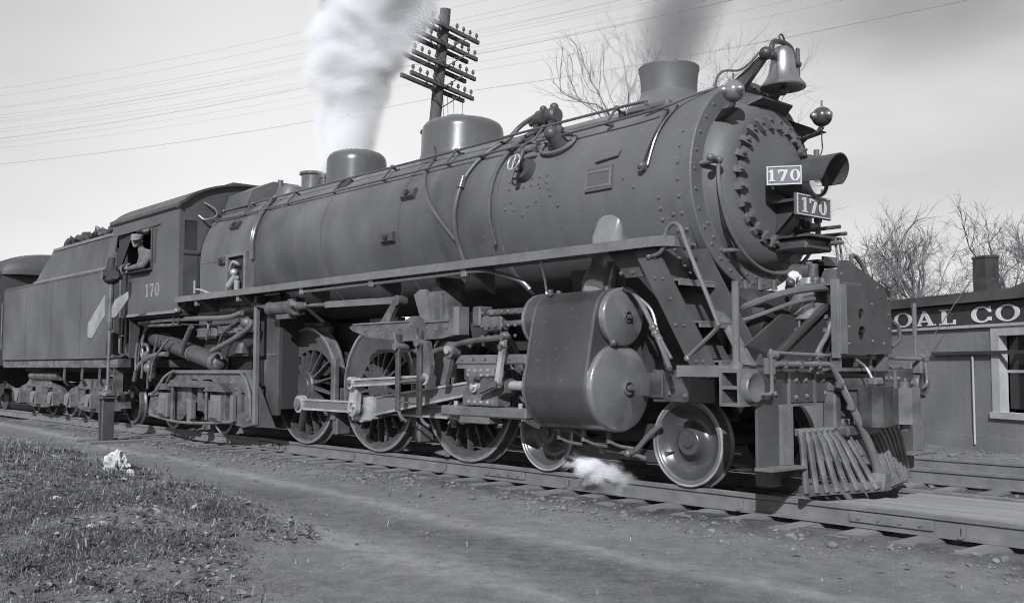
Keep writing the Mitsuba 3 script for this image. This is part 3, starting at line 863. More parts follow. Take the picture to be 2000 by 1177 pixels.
def board(c, h_, n_, w, h, t, name, nh, lab):
    M = basis(np.array(c), h_, UP, n_)
    m = bx(-w / 2, w / 2, -h / 2, h / 2, -t, 0, 0.006)
    m.apply_transform(M)
    k = L(name, m, 'm_plate', smooth=False, label=lab)
    M2 = basis(np.array(c) + n_ * 0.0015, h_, UP, n_)
    e = sbox(-w / 2 + 0.008, -h / 2 + 0.008, w / 2 - 0.008, h / 2 - 0.008)
    m = trimesh.creation.extrude_polygon(e.difference(e.buffer(-0.011, join_style=2)), 0.006, engine='earcut')
    m.apply_transform(M2)
    P('border', m, 'm_lettering', k, smooth=False)
    for m in letters('170', nh, 0.006, M2, 1.35 if nh < 0.13 else 1.5):
        P('numeral', m, 'm_lettering', k, smooth=False)
    return k


nb = board((0.86, -0.315, 3.14), hx, nx, 0.355, 0.205, 0.06, 'number_board', 0.115, 'number board 170 beside the headlight')
nb2 = board((0.86, 0.315, 3.14), np.array([-hx[0], hx[1], 0]), np.array([nx[0], -nx[1], 0]), 0.355, 0.205, 0.06, 'number_board', 0.115, 'number board on the far side of the headlight')
P('arm', cat(bx(0.72, 0.80, -0.28, 0.28, 3.10, 3.17)), 'm_black', hl)
npl = board((1.0, 0.0, 2.84), np.array([0, 1.0, 0]), np.array([1.0, 0, 0]), 0.64, 0.225, 0.035, 'number_plate', 0.15, 'square plate 170 below the headlight')
P('hanger', cat(bx(0.90, 0.965, -0.2, -0.15, 2.7, 2.95), bx(0.90, 0.965, 0.15, 0.2, 2.7, 2.95)), 'm_black', hl)
# step under the plate with its rods
st = L('front_step', cat(bx(0.5, 0.98, -0.05, 0.55, 2.545, 2.57), bx(0.5, 0.9, 0.0, 0.5, 2.42, 2.545, 0.02)), 'm_black', smooth=False)
for y, z in ((0.35, 2.66), (0.47, 2.6), (0.4, 2.5)):
    P('bolt', rod((0.55, y, z), (1.08, y, z), 0.02), 'm_gear', st)
P('tread_rod', cat(tube([(0.98, 0.5, 2.55), (1.0, 0.52, 2.2), (0.98, 0.5, 2.0)], 0.012, 6), tube([(0.98, 0.42, 2.55), (1.0, 0.44, 2.2), (0.98, 0.42, 2.0)], 0.012, 6)), 'm_pipe', st)

# bell on its bracket over the smokebox front
be = L('bell', lathe([(0.02, 0.0), (0.0, 0.17), (-0.005, 0.232), (0.01, 0.238), (0.035, 0.222), (0.08, 0.185), (0.15, 0.15), (0.25, 0.128), (0.35, 0.115), (0.40, 0.10), (0.435, 0.06), (0.445, 0.0)], (0.66, 0.0, 4.135), 'z', 48), 'm_brass', label='polished brass bell')
P('clapper', cat(ball((0.66, 0, 4.10), 0.05), rod((0.66, 0, 4.12), (0.66, 0, 4.3), 0.014)), 'm_gear', be)
P('yoke', cat(tube([(0.66, -0.2, 4.42), (0.66, -0.17, 4.58), (0.66, 0, 4.62), (0.66, 0.17, 4.58), (0.66, 0.2, 4.42)], 0.028, 8), rod((0.66, -0.30, 4.44), (0.66, -0.16, 4.44), 0.045), rod((0.66, 0.16, 4.44), (0.66, 0.30, 4.44), 0.04), ball((0.66, -0.30, 4.44), 0.07)), 'm_black', be)
P('hanger_ring', tube([(0.66, -0.03, 4.6), (0.66, -0.05, 4.68), (0.66, 0.0, 4.70), (0.66, 0.05, 4.64), (0.66, 0.06, 4.58)], 0.010, 6), 'm_black', be)
P('counter_arm', bx(0.64, 0.68, 0.262, 0.31, 4.2, 4.62, 0.012), 'm_black', be)
bk = L('bell_bracket', cat(*[cat(hull(*[(0.20 + dx, y + dy, 4.10) for dx in (-0.16, 0.16) for dy in (-0.035, 0.035)] + [(0.62 + dx, y * 0.95 + dy, 4.42) for dx in (-0.05, 0.05) for dy in (-0.03, 0.03)])) for y in (-0.29, 0.29)]), 'm_black', smooth=False)
P('saddle', hull((0.05, -0.45, 4.05), (0.05, 0.45, 4.05), (0.05, -0.35, 4.22), (0.05, 0.35, 4.22), (0.58, -0.26, 4.02), (0.58, 0.3, 4.02), (0.58, -0.26, 4.0), (0.58, 0.3, 4.0), (0.32, -0.4, 3.88), (0.32, 0.42, 3.86)), 'm_black', bk, smooth=False)
P('air_pipe', tube([(0.1, -0.42, 4.12), (0.14, -0.44, 4.26), (0.22, -0.42, 4.33), (0.38, -0.38, 4.31), (0.5, -0.36, 4.36), (0.6, -0.33, 4.46)], 0.013, 6), 'm_pipe', bk)

# class lamps
for c, n in (((0.58, -0.755, 3.975), 'class_lamp'), ((0.60, 0.84, 3.98), 'class_lamp')):
    c = np.array(c)
    la = L(n, lathe([(-0.115, 0), (-0.11, 0.05), (-0.095, 0.075), (-0.05, 0.093), (0.05, 0.093), (0.08, 0.085), (0.095, 0.05), (0.105, 0.035), (0.125, 0.03), (0.13, 0)], c, 'z', 28), 'm_planish' if c[1] < 0 else 'm_gloss')
    scene[la] = mikit.ply(ball(c, 0.112, 3, (1, 1, 0.98)), 'm_planish' if c[1] < 0 else 'm_gloss', smooth=True)
    P('handle', tube([c + [0, 0, 0.12], c + [0, 0, 0.15], c + [0.0, 0.0, 0.185]], 0.01, 6), 'm_black', la)
    for d in ((1, -0.35, 0), (-0.35, -1, 0)):
        d = np.array(d) / np.linalg.norm(d)
        P('lens', cat(rod(c + d * 0.08, c + d * 0.122, 0.05, 0.046, 16), ball(c + d * 0.115, 0.043, 2)), 'm_brass', la, smooth=40)
    s = -1 if c[1] < 0 else 1
    P('bracket', cat(rod(c + [0, 0, -0.11], c + [-0.05, 0, -0.17], 0.03), hull(*[c + np.array(q) for q in [(-0.1, -0.06, -0.17), (0.03, -0.06, -0.17), (-0.1, 0.06, -0.17), (0.03, 0.06, -0.17), (-0.30, -0.05 - s * 0.10, -0.26), (-0.30, 0.05 - s * 0.10, -0.26)]])), 'm_black', la)
P('lamp_wire', tube([(0.60, 0.84, 3.86), (0.63, 0.78, 3.72), (0.62, 0.80, 3.6), (0.66, 0.62, 3.45), (0.74, 0.25, 3.3)], 0.008, 5), 'm_black', hl)
L('lamp_shelf', hull((0.1, 0.62, 3.99), (0.34, 0.62, 3.95), (0.34, 0.86, 3.72), (0.1, 0.92, 3.70), (0.56, 0.80, 3.82), (0.56, 0.70, 3.84), (0.1, 0.75, 3.98)), 'm_black', smooth=False)

# stack, domes and fittings along the top
sk = L('smokestack', lathe([(0.0, 0.50), (0.04, 0.42), (0.10, 0.345), (0.18, 0.322), (0.40, 0.322), (0.58, 0.334), (0.66, 0.352), (0.685, 0.352), (0.69, 0.335), (0.66, 0.30), (0.3, 0.28), (0.0, 0.28)], (-0.87, 0, 4.00), 'z', 56), 'm_smokebox', smooth=30)
sk2 = P('saddle_flange', lathe([(0.11, 0.52), (0.16, 0.50), (0.22, 0.42), (0.30, 0.35), (0.36, 0.325)], (-0.87, 0, 4.02), 'z', 56), 'm_smokebox', sk)
sd = L('sand_dome', lathe([(-0.25, 0.70), (-0.06, 0.63), (0.02, 0.605), (0.34, 0.595), (0.41, 0.58), (0.46, 0.545), (0.495, 0.48), (0.52, 0.36), (0.535, 0.2), (0.54, 0)], (-4.72, 0, 4.26), 'z', 64), 'm_dome', smooth=30)
P('hatch', lathe([(0, 0.2), (0.05, 0.2), (0.065, 0.18), (0.07, 0)], (-4.78, -0.05, 4.785), 'z', 28), 'm_boiler', sd)
P('handle', tube([(-5.2, -0.28, 4.67), (-5.27, -0.32, 4.70), (-5.32, -0.3, 4.66), (-5.2, -0.2, 4.66)], 0.014, 6), 'm_black', sd)
sdm = L('steam_dome', lathe([(-0.2, 0.56), (-0.05, 0.52), (0.02, 0.50), (0.32, 0.498), (0.39, 0.488), (0.445, 0.462), (0.49, 0.41), (0.52, 0.33), (0.54, 0.2), (0.545, 0)], (-7.55, 0, 4.26), 'z', 64), 'm_dome', smooth=30)
L('relief_turret', lathe([(0, 0.22), (0.03, 0.2), (0.30, 0.2), (0.31, 0.235), (0.35, 0.235), (0.36, 0.2), (0.37, 0)], (-8.98, 0, 4.30), 'z', 32), 'm_dome')
L('safety_valve', cat(*[cat(rod((-8.34 + dx, dy, 4.25), (-8.34 + dx, dy, 4.46), 0.06), rod((-8.34 + dx, dy, 4.46), (-8.34 + dx, dy, 4.52), 0.075)) for dx, dy in ((0, 0.3), (-0.05, -0.12))]), 'm_gear')
wv = L('turret_valve_cover', lathe([(0, 0.30), (0.1, 0.29), (0.2, 0.25), (0.26, 0.14), (0.275, 0)], (-9.75, 0, 4.27), 'z', 32), 'm_boiler')
P('valve', cat(*[rod((-9.75 + dx, dy, 4.35), (-9.75 + dx, dy, 4.60), 0.05, n=12) for dx, dy in ((0.25, 0.22), (-0.25, 0.22), (0.0, -0.22))]), 'm_gear', wv)
L('turret_cover', hull(*[(x, y, z) for x in (-10.98, -10.05) for y, z in ((-0.75, 4.05), (0.75, 4.05), (-0.62, 4.42), (0.62, 4.42), (0.2, 4.62), (-0.2, 4.62))]), 'm_boiler', smooth=False)
def small(*ms):
    m = cat(*ms)
    c = np.array([-2.5, -0.44, 4.16])
    m.vertices = (m.vertices - c) * 0.66 + c
    return m


tg = L('turbo_generator', small(lathe([(-0.33, 0), (-0.33, 0.1), (-0.22, 0.17), (-0.02, 0.17), (0.0, 0.1), (0.04, 0.1), (0.06, 0.16), (0.22, 0.165), (0.27, 0.13), (0.28, 0)], (-2.45, -0.42, 4.44), 'x', 24)), 'm_black')
P('stand', small(bx(-2.74, -2.62, -0.55, -0.28, 4.14, 4.32), bx(-2.32, -2.22, -0.55, -0.28, 4.14, 4.32)), 'm_black', tg)
P('governor', small(ball((-2.28, -0.42, 4.60), 0.085), ball((-2.58, -0.42, 4.62), 0.07), rod((-2.7, -0.42, 4.5), (-2.95, -0.42, 4.38), 0.05)), 'm_black', tg)

# hand rail, lower conduit, and the pipes down the side
hr = L('hand_rail', tube([(-11.25, -0.74, 4.13)] + [(x, -0.76 + 0.02 * math.sin(x), 4.115) for x in np.arange(-10.5, -0.9, 1.6)] + [(-0.75, -0.76, 4.11), (-0.55, -0.78, 4.07), (-0.4, -0.83, 3.99)], 0.017, 8), 'm_blackpipe')
for x in (-10.9, -9.75, -8.2, -6.75, -5.4, -3.9, -2.2, -1.0):
    p, n = bs(x, 36, 1.13)
    P('post', cat(rod(p, (x, -0.76, 4.115), 0.020, 0.016), ball((x, -0.76, 4.115), 0.034, 1), rod(p - n * 0.02, p + n * 0.03, 0.045)), 'm_blackpipe', hr)
co = L('sand_conduit', tube([(-11.0, -0.93, 3.95)] + [(x, -0.945, 3.90) for x in np.arange(-10.2, -0.4, 1.4)] + [(-0.3, -0.93, 3.93), (0.0, -0.72, 4.05), (0.15, -0.5, 4.14)], 0.016, 8), 'm_blackpipe')
for x in (-9.75, -8.2, -6.75, -5.4, -3.9, -2.2, -1.0):
    p, n = bs(x, 47, 1.12)
    P('clip', cat(rod(p, np.array([x, -0.945, 3.90]), 0.018), tube([np.array([x, -0.76, 4.115]), np.array([x, -0.945, 3.90])], 0.015, 6, curve=False)), 'm_blackpipe', co)


def along(pts, off=0.03, r0=1.135):
    out = []
    for x, a in pts:
        p, n = bs(x, a, r0 + off)
        out.append(p)
    return out


pA = L('sand_pipe', tube([(-2.66, -0.42, 4.42), (-2.9, -0.5, 4.3)] + along([(-3.0, 33), (-3.15, 46), (-3.28, 58), (-3.36, 70), (-3.40, 82), (-3.42, 92), (-3.42, 105), (-3.42, 122)]), 0.031, 10), 'm_blackpipe')
P('collar', cat([rod(along([(-3.36, 67)])[0] + [0, 0, 0.03], along([(-3.36, 73)])[0], 0.05)]), 'm_blackpipe', pA)
L('sand_pipe', tube([(-4.6, -0.62, 4.30)] + along([(-4.5, 36), (-4.4, 48), (-4.25, 62), (-4.0, 78), (-3.72, 92), (-3.45, 106)]), 0.024, 8), 'm_blackpipe')
L('sand_pipe', tube(along([(-2.55, 26), (-2.6, 40), (-2.67, 54), (-2.72, 68), (-2.74, 82), (-2.74, 96), (-2.72, 112)]), 0.03, 8), 'm_blackpipe')
L('sand_pipe', tube(along([(-9.2, 30), (-9.0, 42), (-8.92, 56), (-8.88, 68), (-8.86, 80), (-8.86, 96)], 0.04, 1.165), 0.036, 9), 'm_blackpipe')
L('sand_pipe', tube(along([(-9.25, 34), (-9.12, 48), (-9.0, 62), (-8.96, 76), (-8.95, 96)], 0.035, 1.165), 0.022, 8), 'm_blackpipe')
ex = L('blower_pipe', tube([(-0.52, -0.83, 3.99)] + along([(-0.28, 42), (-0.2, 54), (-0.24, 66), (-0.30, 78), (-0.31, 82)], 0.045, 1.104), 0.026, 9), 'm_blackpipe')
P('elbow', cat(ball(along([(-0.31, 82)], 0.04, 1.104)[0], 0.05), rod(along([(-0.31, 83)], 0.06, 1.104)[0], along([(-0.31, 83)], -0.02, 1.104)[0], 0.045), tube(along([(-0.1, 44), (-0.16, 56), (-0.2, 68), (-0.24, 82)], 0.03, 1.104), 0.013, 6)), 'm_blackpipe', ex)
# hooded washout plugs, check valve, handhole, valve cluster, builder's plate
for x, a, r in ((-4.52, 69, 1.145), (-4.92, 97, 1.145), (-9.8, 62, 1.165), (-10.0, 93, 1.165), (-6.7, 40, 1.15)):
    p, n = bs(x, a, r)
    t = np.array([0, -n[2], n[1]])
    k = L('washout_plug', hull(*[p + np.array([sx * 0.15, 0, 0]) + t * q + n * h for sx in (-1, 1) for q, h in ((-0.075, 0.0), (0.085, 0.0), (-0.06, 0.05), (0.05, 0.06))]), 'm_black', smooth=False)
    P('plug', rod(p, p + n * 0.09, 0.04, n=6), 'm_dark', k)
p, n = bs(-1.78, 53, 1.12)
t = np.array([0, -n[2], n[1]])
hh = L('check_valve_cover', tube([p + np.array([math.cos(a) * 0.27 * (1 + 0.15 * math.sin(a)), 0, 0]) + t * 0.17 * math.sin(a) + n * 0.02 for a in np.linspace(0, 6.283, 25)], 0.022, 6, curve=False), 'm_pipe')
P('check_valve', cat(rod(p - n * 0.03, p + n * 0.17, 0.11, 0.08), ball(p + n * 0.17, 0.085), rod(p + n * 0.1, p + n * 0.1 - t * 0.16, 0.05)), 'm_black', hh)
p, n = bs(-2.2, 69, 1.105)
t = np.array([0, -n[2], n[1]])
vv = L('blow_valve', cat(rod(p, p + n * 0.08, 0.15, 0.13, 18), rod(p + n * 0.05, p + n * 0.20, 0.05), rod(p + n * 0.14 - t * 0.2, p + n * 0.14 + t * 0.18, 0.032)), 'm_black')
P('hand_wheel', cat(tube([p + n * 0.22 + np.array([0.1 * math.cos(a), 0, 0]) + t * 0.1 * math.sin(a) for a in np.linspace(0, 6.283, 17)], 0.013, 5, curve=False), rod(p + n * 0.2, p + n * 0.23, 0.02), rod(p + n * 0.22 - t * 0.1, p + n * 0.22 + t * 0.1, 0.01)), 'm_steel', vv)
P('drain', cat(rod(p + n * 0.1 - t * 0.22 + [0.14, 0, 0], p + n * 0.1 - t * 0.22 - [0.16, 0, 0], 0.03), tube([p + n * 0.08 - t * 0.3 - [0.14, 0, 0], p + n * 0.08 - t * 0.36, p + n * 0.08 - t * 0.3 + [0.14, 0, 0]], 0.018, 6)), 'm_gear', vv)
p, n = bs(-0.95, 84, 1.104)
t = np.array([0, -n[2], n[1]])
bp = L('builder_plate', hull(*[p + np.array([sx * 0.2, 0, 0]) + t * q + n * h for sx in (-1, 1) for q in (-0.13, 0.13) for h in (-0.01, 0.02)]), 'm_plate', smooth=False, label='rectangular builder plate on the smokebox side')
for q in (0.085, -0.085):
    P('bar', hull(*[p + np.array([sx * 0.17, 0, 0]) + t * (q + w) + n * h for sx in (-1, 1) for w in (-0.012, 0.012) for h in (0.015, 0.026)]), 'm_pipe', bp, smooth=False)
for sx in (-0.18, 0.18):
    P('bar', hull(*[p + np.array([sx + w, 0, 0]) + t * q + n * h for q in (-0.11, 0.11) for w in (-0.012, 0.012) for h in (0.015, 0.026)]), 'm_pipe', bp, smooth=False)
L('smokebox_step', tube(along([(-1.02, 74), (-0.86, 73.2), (-0.7, 72.5), (-0.68, 69)], 0.02, 1.104), 0.012, 6, curve=False), 'm_black')
p, n = bs(-0.5, 37, 1.104)
L('saddle_casting', cat(bx(-0.95, -0.35, -0.66, -0.4, 3.98, 4.12, 0.02)), 'm_smokebox', smooth=False)


# ---------------------------------------------------------------- running gear
def I_rod(p, q, h0, h1, y0, y1, name, mat, boss0, boss1, part=None, label=None):
    """a fluted rod between two pins: flanges proud, web recessed, round bosses"""
    p, q = np.array(p, float), np.array(q, float)
    d = (q - p) / np.linalg.norm(q - p)
    nn = np.array([-d[1], d[0]])
    ln = np.linalg.norm(q - p)
    def quad(a, b, u0, u1, w0, w1):
        return Polygon([p + d * a + nn * u0, p + d * b + nn * w0, p + d * b + nn * w1, p + d * a + nn * u1])
    a, b = boss0 * 0.75, ln - boss1 * 0.75
    t = 0.028
    web = prism(quad(a, b, -h0, h0, -h1, h1), y0 + 0.018, y1)
    fl = cat(prism(quad(a, b, h0 - t, h0, h1 - t, h1), y0, y1), prism(quad(a, b, -h0, -h0 + t, -h1, -h1 + t), y0, y1))
    ends = cat(prism(Point(*p).buffer(boss0, 20), y0 - 0.01, y1 + 0.01), prism(Point(*q).buffer(boss1, 20), y0 - 0.01, y1 + 0.01))
    k = L(name, cat(fl, ends), mat, part, smooth=30, label=label, kind='part')
    P('web', web, 'm_pipe', k, smooth=False)
    for c, bb_ in ((p, boss0), (q, boss1)):
        P('bushing', cat(rod((c[0], y0 - 0.045, c[1]), (c[0], y0 - 0.005, c[1]), bb_ * 0.5, n=20), rod((c[0], y0 - 0.06, c[1]), (c[0], y0 - 0.04, c[1]), bb_ * 0.22, n=6)), 'm_gear', k)
    return k


RD = 0.927
DRIVERS = (-7.671, -5.617, -3.563)
PIN = np.array([0.215, -0.285])
CWD = -PIN / np.linalg.norm(PIN)


def driver(x, s, main, name='driving_wheel'):
    """spoked wheel on the side s, its outer face towards s"""
    def side(m):
        m = m.copy()
        if s > 0:
            m.vertices[:, 1] *= -1
            m.invert()
        return m
    k = key_for(name, LOCO)
    o = (x, 0, RD)
    yo = -0.83
    ty = lathe([(-0.68, 0.86), (-0.68, 0.965), (-0.70, 0.968), (-0.715, 0.935), (-0.735, 0.927), (yo + 0.006, 0.925), (yo, 0.918), (yo, 0.862), (yo + 0.01, 0.858), (-0.70, 0.858)], o, 'y', 72)
    P('tyre', side(ty), 'm_gear', k, smooth=30)
    P('tyre_edge', side(lathe([(yo - 0.0015, 0.920), (yo - 0.003, 0.917), (yo - 0.003, 0.890), (yo - 0.0015, 0.887)], o, 'y', 72)), 'm_rim', k, smooth=30)
    P('rim', side(lathe([(-0.71, 0.86), (-0.71, 0.79), (-0.80, 0.785), (-0.815, 0.795), (-0.815, 0.86)], o, 'y', 72)), 'm_black', k, smooth=30)
    P('hub', side(cat(lathe([(-0.70, 0.0), (-0.70, 0.25), (-0.84, 0.235), (-0.86, 0.215), (-0.86, 0.13), (-0.872, 0.12), (-0.872, 0.0)], o, 'y', 40),
                      prism(Polygon([(x + PIN[0] * 1.0 + 0.14 * math.cos(a), RD + PIN[1] + 0.14 * math.sin(a)) for a in np.linspace(0, 6.28, 24)[:-1]]).union(Polygon([(x - 0.18, RD - 0.1), (x + 0.15, RD + 0.12), (x + PIN[0] + 0.1, RD + PIN[1] + 0.08), (x + PIN[0] - 0.1, RD + PIN[1] - 0.08)])), -0.845, -0.72))), 'm_black', k, smooth=30)
    n = 18
    for i in range(n):
        a = 2 * math.pi * (i + 0.5) / n
        d, t = np.array([math.cos(a), 0, math.sin(a)]), np.array([-math.sin(a), 0, math.cos(a)])
        c = np.array([x, 0, RD])
        pts = []
        for r, w, y0, y1 in ((0.20, 0.033, -0.838, -0.71), (0.80, 0.021, -0.812, -0.73)):
            for sw in (-1, 1):
                pts += [c + d * r + t * w * sw + np.array([0, (y0 + y1) / 2, 0]), c + d * r + t * w * 0.55 * sw + np.array([0, y0, 0]), c + d * r + t * w * 0.55 * sw + np.array([0, y1, 0])]
        P('spoke', side(hull(*pts)), 'm_black', k, smooth=50)
    w = Point(x, RD).buffer(0.80, 40)
    cut = Point(x - CWD[0] * (0.40 if main else 0.30), RD - CWD[1] * (0.40 if main else 0.30)).buffer(0.82 if main else 0.80, 40)
    P('counterweight', side(prism(w.difference(cut), -0.825, -0.70)), 'm_black', k, smooth=30)
    P('crank_pin', side(rod((x + PIN[0], -0.70, RD + PIN[1]), (x + PIN[0], -1.12 if not main else -1.34, RD + PIN[1]), 0.085, n=24)), 'm_gear', k)


for x in DRIVERS:
    driver(x, -1, x == DRIVERS[1])
for x in DRIVERS:
    driver(x, 1, x == DRIVERS[1])
    L('axle', rod((x, -0.7, RD), (x, 0.7, RD), 0.11), 'm_dark')
pins = [np.array([x, RD]) + PIN for x in DRIVERS]
I_rod(pins[0], pins[1], 0.085, 0.085, -1.075, -0.99, 'side_rod', 'm_steel', 0.135, 0.15, label='polished side rod between the two rear driving wheels')
I_rod(pins[1], pins[2], 0.085, 0.085, -1.075, -0.99, 'side_rod', 'm_steel', 0.13, 0.135)
WRIST = np.array([-2.82, 0.985])
mr = I_rod(pins[1], WRIST, 0.135, 0.085, -1.25, -1.15, 'main_rod', 'm_steel', 0.19, 0.13, label='long polished main rod slanting to the crosshead')
P('strap', cat(prism(Polygon([pins[1] + np.array(q) for q in [(-0.22, -0.17), (0.28, -0.15), (0.28, 0.19), (-0.22, 0.17)]]), -1.265, -1.14), bx(pins[1][0] + 0.28, pins[1][0] + 0.34, -1.27, -1.13, pins[1][1] - 0.13, pins[1][1] + 0.19)), 'm_steel', mr, smooth=False)
rc = L('return_crank', hull(*[(c[0] + r * math.cos(a), y, c[1] + r * math.sin(a)) for c, r in ((pins[1], 0.11), (np.array([-5.34, 1.0]), 0.075)) for a in np.linspace(0, 6.28, 14) for y in (-1.41, -1.335)]), 'm_steel')
P('bolt', cat(*[rod((pins[1][0] + dx, -1.44, pins[1][1] + dz), (pins[1][0] + dx, -1.40, pins[1][1] + dz), 0.026, n=6) for dx, dz in ((-0.05, -0.04), (0.05, 0.03), (0.0, 0.09))]), 'm_steel', rc)
I_rod((-5.34, 1.0), (-3.62, 1.07), 0.055, 0.05, -1.475, -1.42, 'eccentric_rod', 'm_steel', 0.085, 0.075)

# motion: guides, crosshead, combination lever, valve stem
tgd = L('upper_guide', cat(bx(-3.48, -1.93, -1.30, -1.06, 1.245, 1.365, 0.02), bx(-3.2, -2.45, -1.29, -1.07, 1.20, 1.245)), 'm_pipe', smooth=False)
P('bolts', domes([(x, -1.303, 1.31) for x in np.arange(-3.3, -2.0, 0.22)], [(0, -1, 0)] * 6, 0.022), 'm_gear', tgd, kind='stuff')
lgd = L('lower_guide', cat(bx(-3.52, -1.93, -1.30, -1.06, 0.62, 0.745, 0.02), bx(-3.15, -2.6, -1.29, -1.07, 0.54, 0.62, 0.01)), 'm_pipe', smooth=False)
P('oil_cup', cat(*[rod((x, -1.22, 0.745), (x, -1.22, 0.80), 0.03) for x in (-3.3, -2.1)]), 'm_steel', lgd)
ch = L('crosshead', cat(prism(Polygon([(-3.08, 0.76), (-2.42, 0.76), (-2.42, 0.86), (-2.30, 0.92), (-2.30, 1.06), (-2.45, 1.10), (-2.45, 1.20), (-3.05, 1.20), (-3.05, 1.08), (-2.98, 1.0), (-3.08, 0.9)]), -1.29, -1.10)), 'm_gear', smooth=False)
P('gib', cat(bx(-3.0, -2.48, -1.315, -1.08, 1.10, 1.205, 0.015), bx(-3.0, -2.48, -1.315, -1.08, 0.755, 0.845, 0.015)), 'm_pipe', ch, smooth=False)
P('bolt', domes([(x, -1.316, z) for x in (-2.93, -2.82, -2.70, -2.58) for z in (1.175, 1.12, 0.80)], [(0, -1, 0)] * 12, 0.026), 'm_steel', ch)
P('wrist_pin', cat(rod((WRIST[0], -1.34, WRIST[1]), (WRIST[0], -1.1, WRIST[1]), 0.07), rod((WRIST[0], -1.37, WRIST[1]), (WRIST[0], -1.34, WRIST[1]), 0.035, n=6)), 'm_steel', ch)
L('piston_rod', rod((-2.42, -1.18, 1.0), (-1.6, -1.18, 1.0), 0.058), 'm_steel')
cl = L('combination_lever', hull(*[(x + dx, y, z) for x, z in ((-2.17, 1.60), (-2.30, 0.98)) for dx in (-0.035, 0.035) for y in (-1.43, -1.38)]), 'm_steel', smooth=False)
P('pin', cat(*[rod((x, -1.46, z), (x, -1.36, z), 0.035) for x, z in ((-2.17, 1.56), (-2.2, 1.45), (-2.29, 1.02))]), 'm_gear', cl)
L('union_link', hull(*[(x, y, z + dz) for x, z in ((-2.3, 1.03), (-2.62, 0.93)) for dz in (-0.03, 0.03) for y in (-1.44, -1.38)]), 'm_gear', smooth=False)
L('valve_stem', cat(rod((-2.75, -1.2, 1.73), (-1.8, -1.2, 1.73), 0.035), bx(-2.75, -2.38, -1.28, -1.14, 1.64, 1.83, 0.02), bx(-2.6, -2.0, -1.30, -1.1, 1.83, 1.90, 0.01), bx(-2.9, -2.75, -1.3, -1.08, 1.70, 1.95, 0.02)), 'm_gear', smooth=False)
L('valve_guide_bolts', domes([(x, -1.305, z) for x in np.arange(-2.7, -2.0, 0.12) for z in (1.865, 1.70, 1.58)], [(0, -1, 0)] * 18, 0.022), 'm_pipe', kind='stuff')
yk = L('guide_yoke', cat(bx(-3.62, -3.5, -1.06, -0.5, 0.45, 1.62, 0.01), bx(-3.6, -3.52, -1.32, -0.9, 1.55, 2.35)), 'm_gear', smooth=False)
gf = L('gear_frame', prism(Polygon([(-5.42, 1.77), (-5.3, 1.80), (-4.8, 1.815), (-4.2, 1.79), (-3.95, 1.86), (-3.80, 1.86), (-3.66, 1.80), (-3.25, 1.775), (-3.1, 1.83), (-3.03, 1.95), (-2.94, 1.95), (-2.95, 1.62), (-3.3, 1.57), (-4.1, 1.55), (-4.95, 1.62), (-5.35, 1.72)]), -1.45, -1.33), 'm_gear', smooth=False)
P('flange', cat(bx(-5.3, -3.98, -1.47, -1.31, 1.795, 1.815), bx(-3.64, -3.15, -1.47, -1.31, 1.775, 1.795), bx(-3.04, -2.94, -1.48, -1.30, 1.60, 1.95, 0.01)), 'm_pipe', gf, smooth=False)
P('rear_bracket', cat(hull((-4.72, -1.42, 1.8), (-4.5, -1.42, 1.8), (-4.72, -1.36, 1.8), (-4.5, -1.36, 1.8), (-4.42, -1.42, 2.08), (-4.27, -1.42, 2.12), (-4.42, -1.36, 2.08), (-4.27, -1.36, 2.12)), rod((-4.3, -1.44, 2.09), (-4.3, -1.3, 2.09), 0.07)), 'm_gear', gf, smooth=30)
P('bolts', domes([(x, -1.453, z) for x, z in [(-5.0, 1.72), (-4.7, 1.72), (-4.4, 1.7), (-4.2, 1.72), (-3.95, 1.75), (-3.6, 1.7), (-3.4, 1.68), (-3.2, 1.7), (-3.05, 1.75), (-3.05, 1.68)]], [(0, -1, 0)] * 10, 0.022), 'm_pipe', gf, kind='stuff')
br = L('reach_bracket', cat(prism(Polygon([(-3.92, 2.14), (-3.80, 2.20), (-3.66, 2.20), (-3.56, 1.80), (-3.76, 1.80)]), -1.43, -1.36)), 'm_pipe', smooth=False)
P('box', cat(prism(Polygon([(-3.66, 2.20), (-3.5, 2.23), (-3.36, 2.16), (-3.26, 1.80), (-3.56, 1.80)]), -1.36, -1.12), bx(-3.40, -3.36, -1.40, -1.36, 1.8, 2.15)), 'm_gear', br, smooth=False)
lk = L('link', cat(prism(Polygon([(-3.78, 1.55), (-3.58, 1.55), (-3.50, 1.25), (-3.54, 1.02), (-3.68, 1.02), (-3.66, 1.25)]), -1.47, -1.40)), 'm_gear', smooth=False)
for x0, z0, z1, w in ((-4.16, 0.66, 1.46, 0.042), (-3.69, 0.62, 1.50, 0.042)):
    k = L('hanger', cat(bx(x0 - w, x0 + w, -1.52, -1.48, z0, z1, 0.006), bx(x0 - w * 0.7, x0 + w * 0.7, -1.5, -1.3, z1 - 0.05, z1 + 0.18)), 'm_greasy', smooth=False)
    P('eye', cat(rod((x0, -1.56, z1 + 0.02), (x0, -1.36, z1 + 0.02), 0.05), tube([(x0, -1.5, z1), (x0 - 0.05, -1.5, z1 + 0.09), (x0 - 0.12, -1.48, z1 + 0.2)], 0.02, 6)), 'm_gear', k)
    P('foot', tube([(x0, -1.5, z0 + 0.03), (x0 + 0.05, -1.48, z0 - 0.08), (x0 + 0.16, -1.46, z0 - 0.14)], 0.022, 6), 'm_gear', k)
L('hanger_tie', cat(tube([(-4.16, -1.5, 1.02), (-3.69, -1.5, 1.05)], 0.014, 6), tube([(-4.16, -1.5, 0.78), (-3.69, -1.5, 0.75)], 0.012, 6)), 'm_gear')
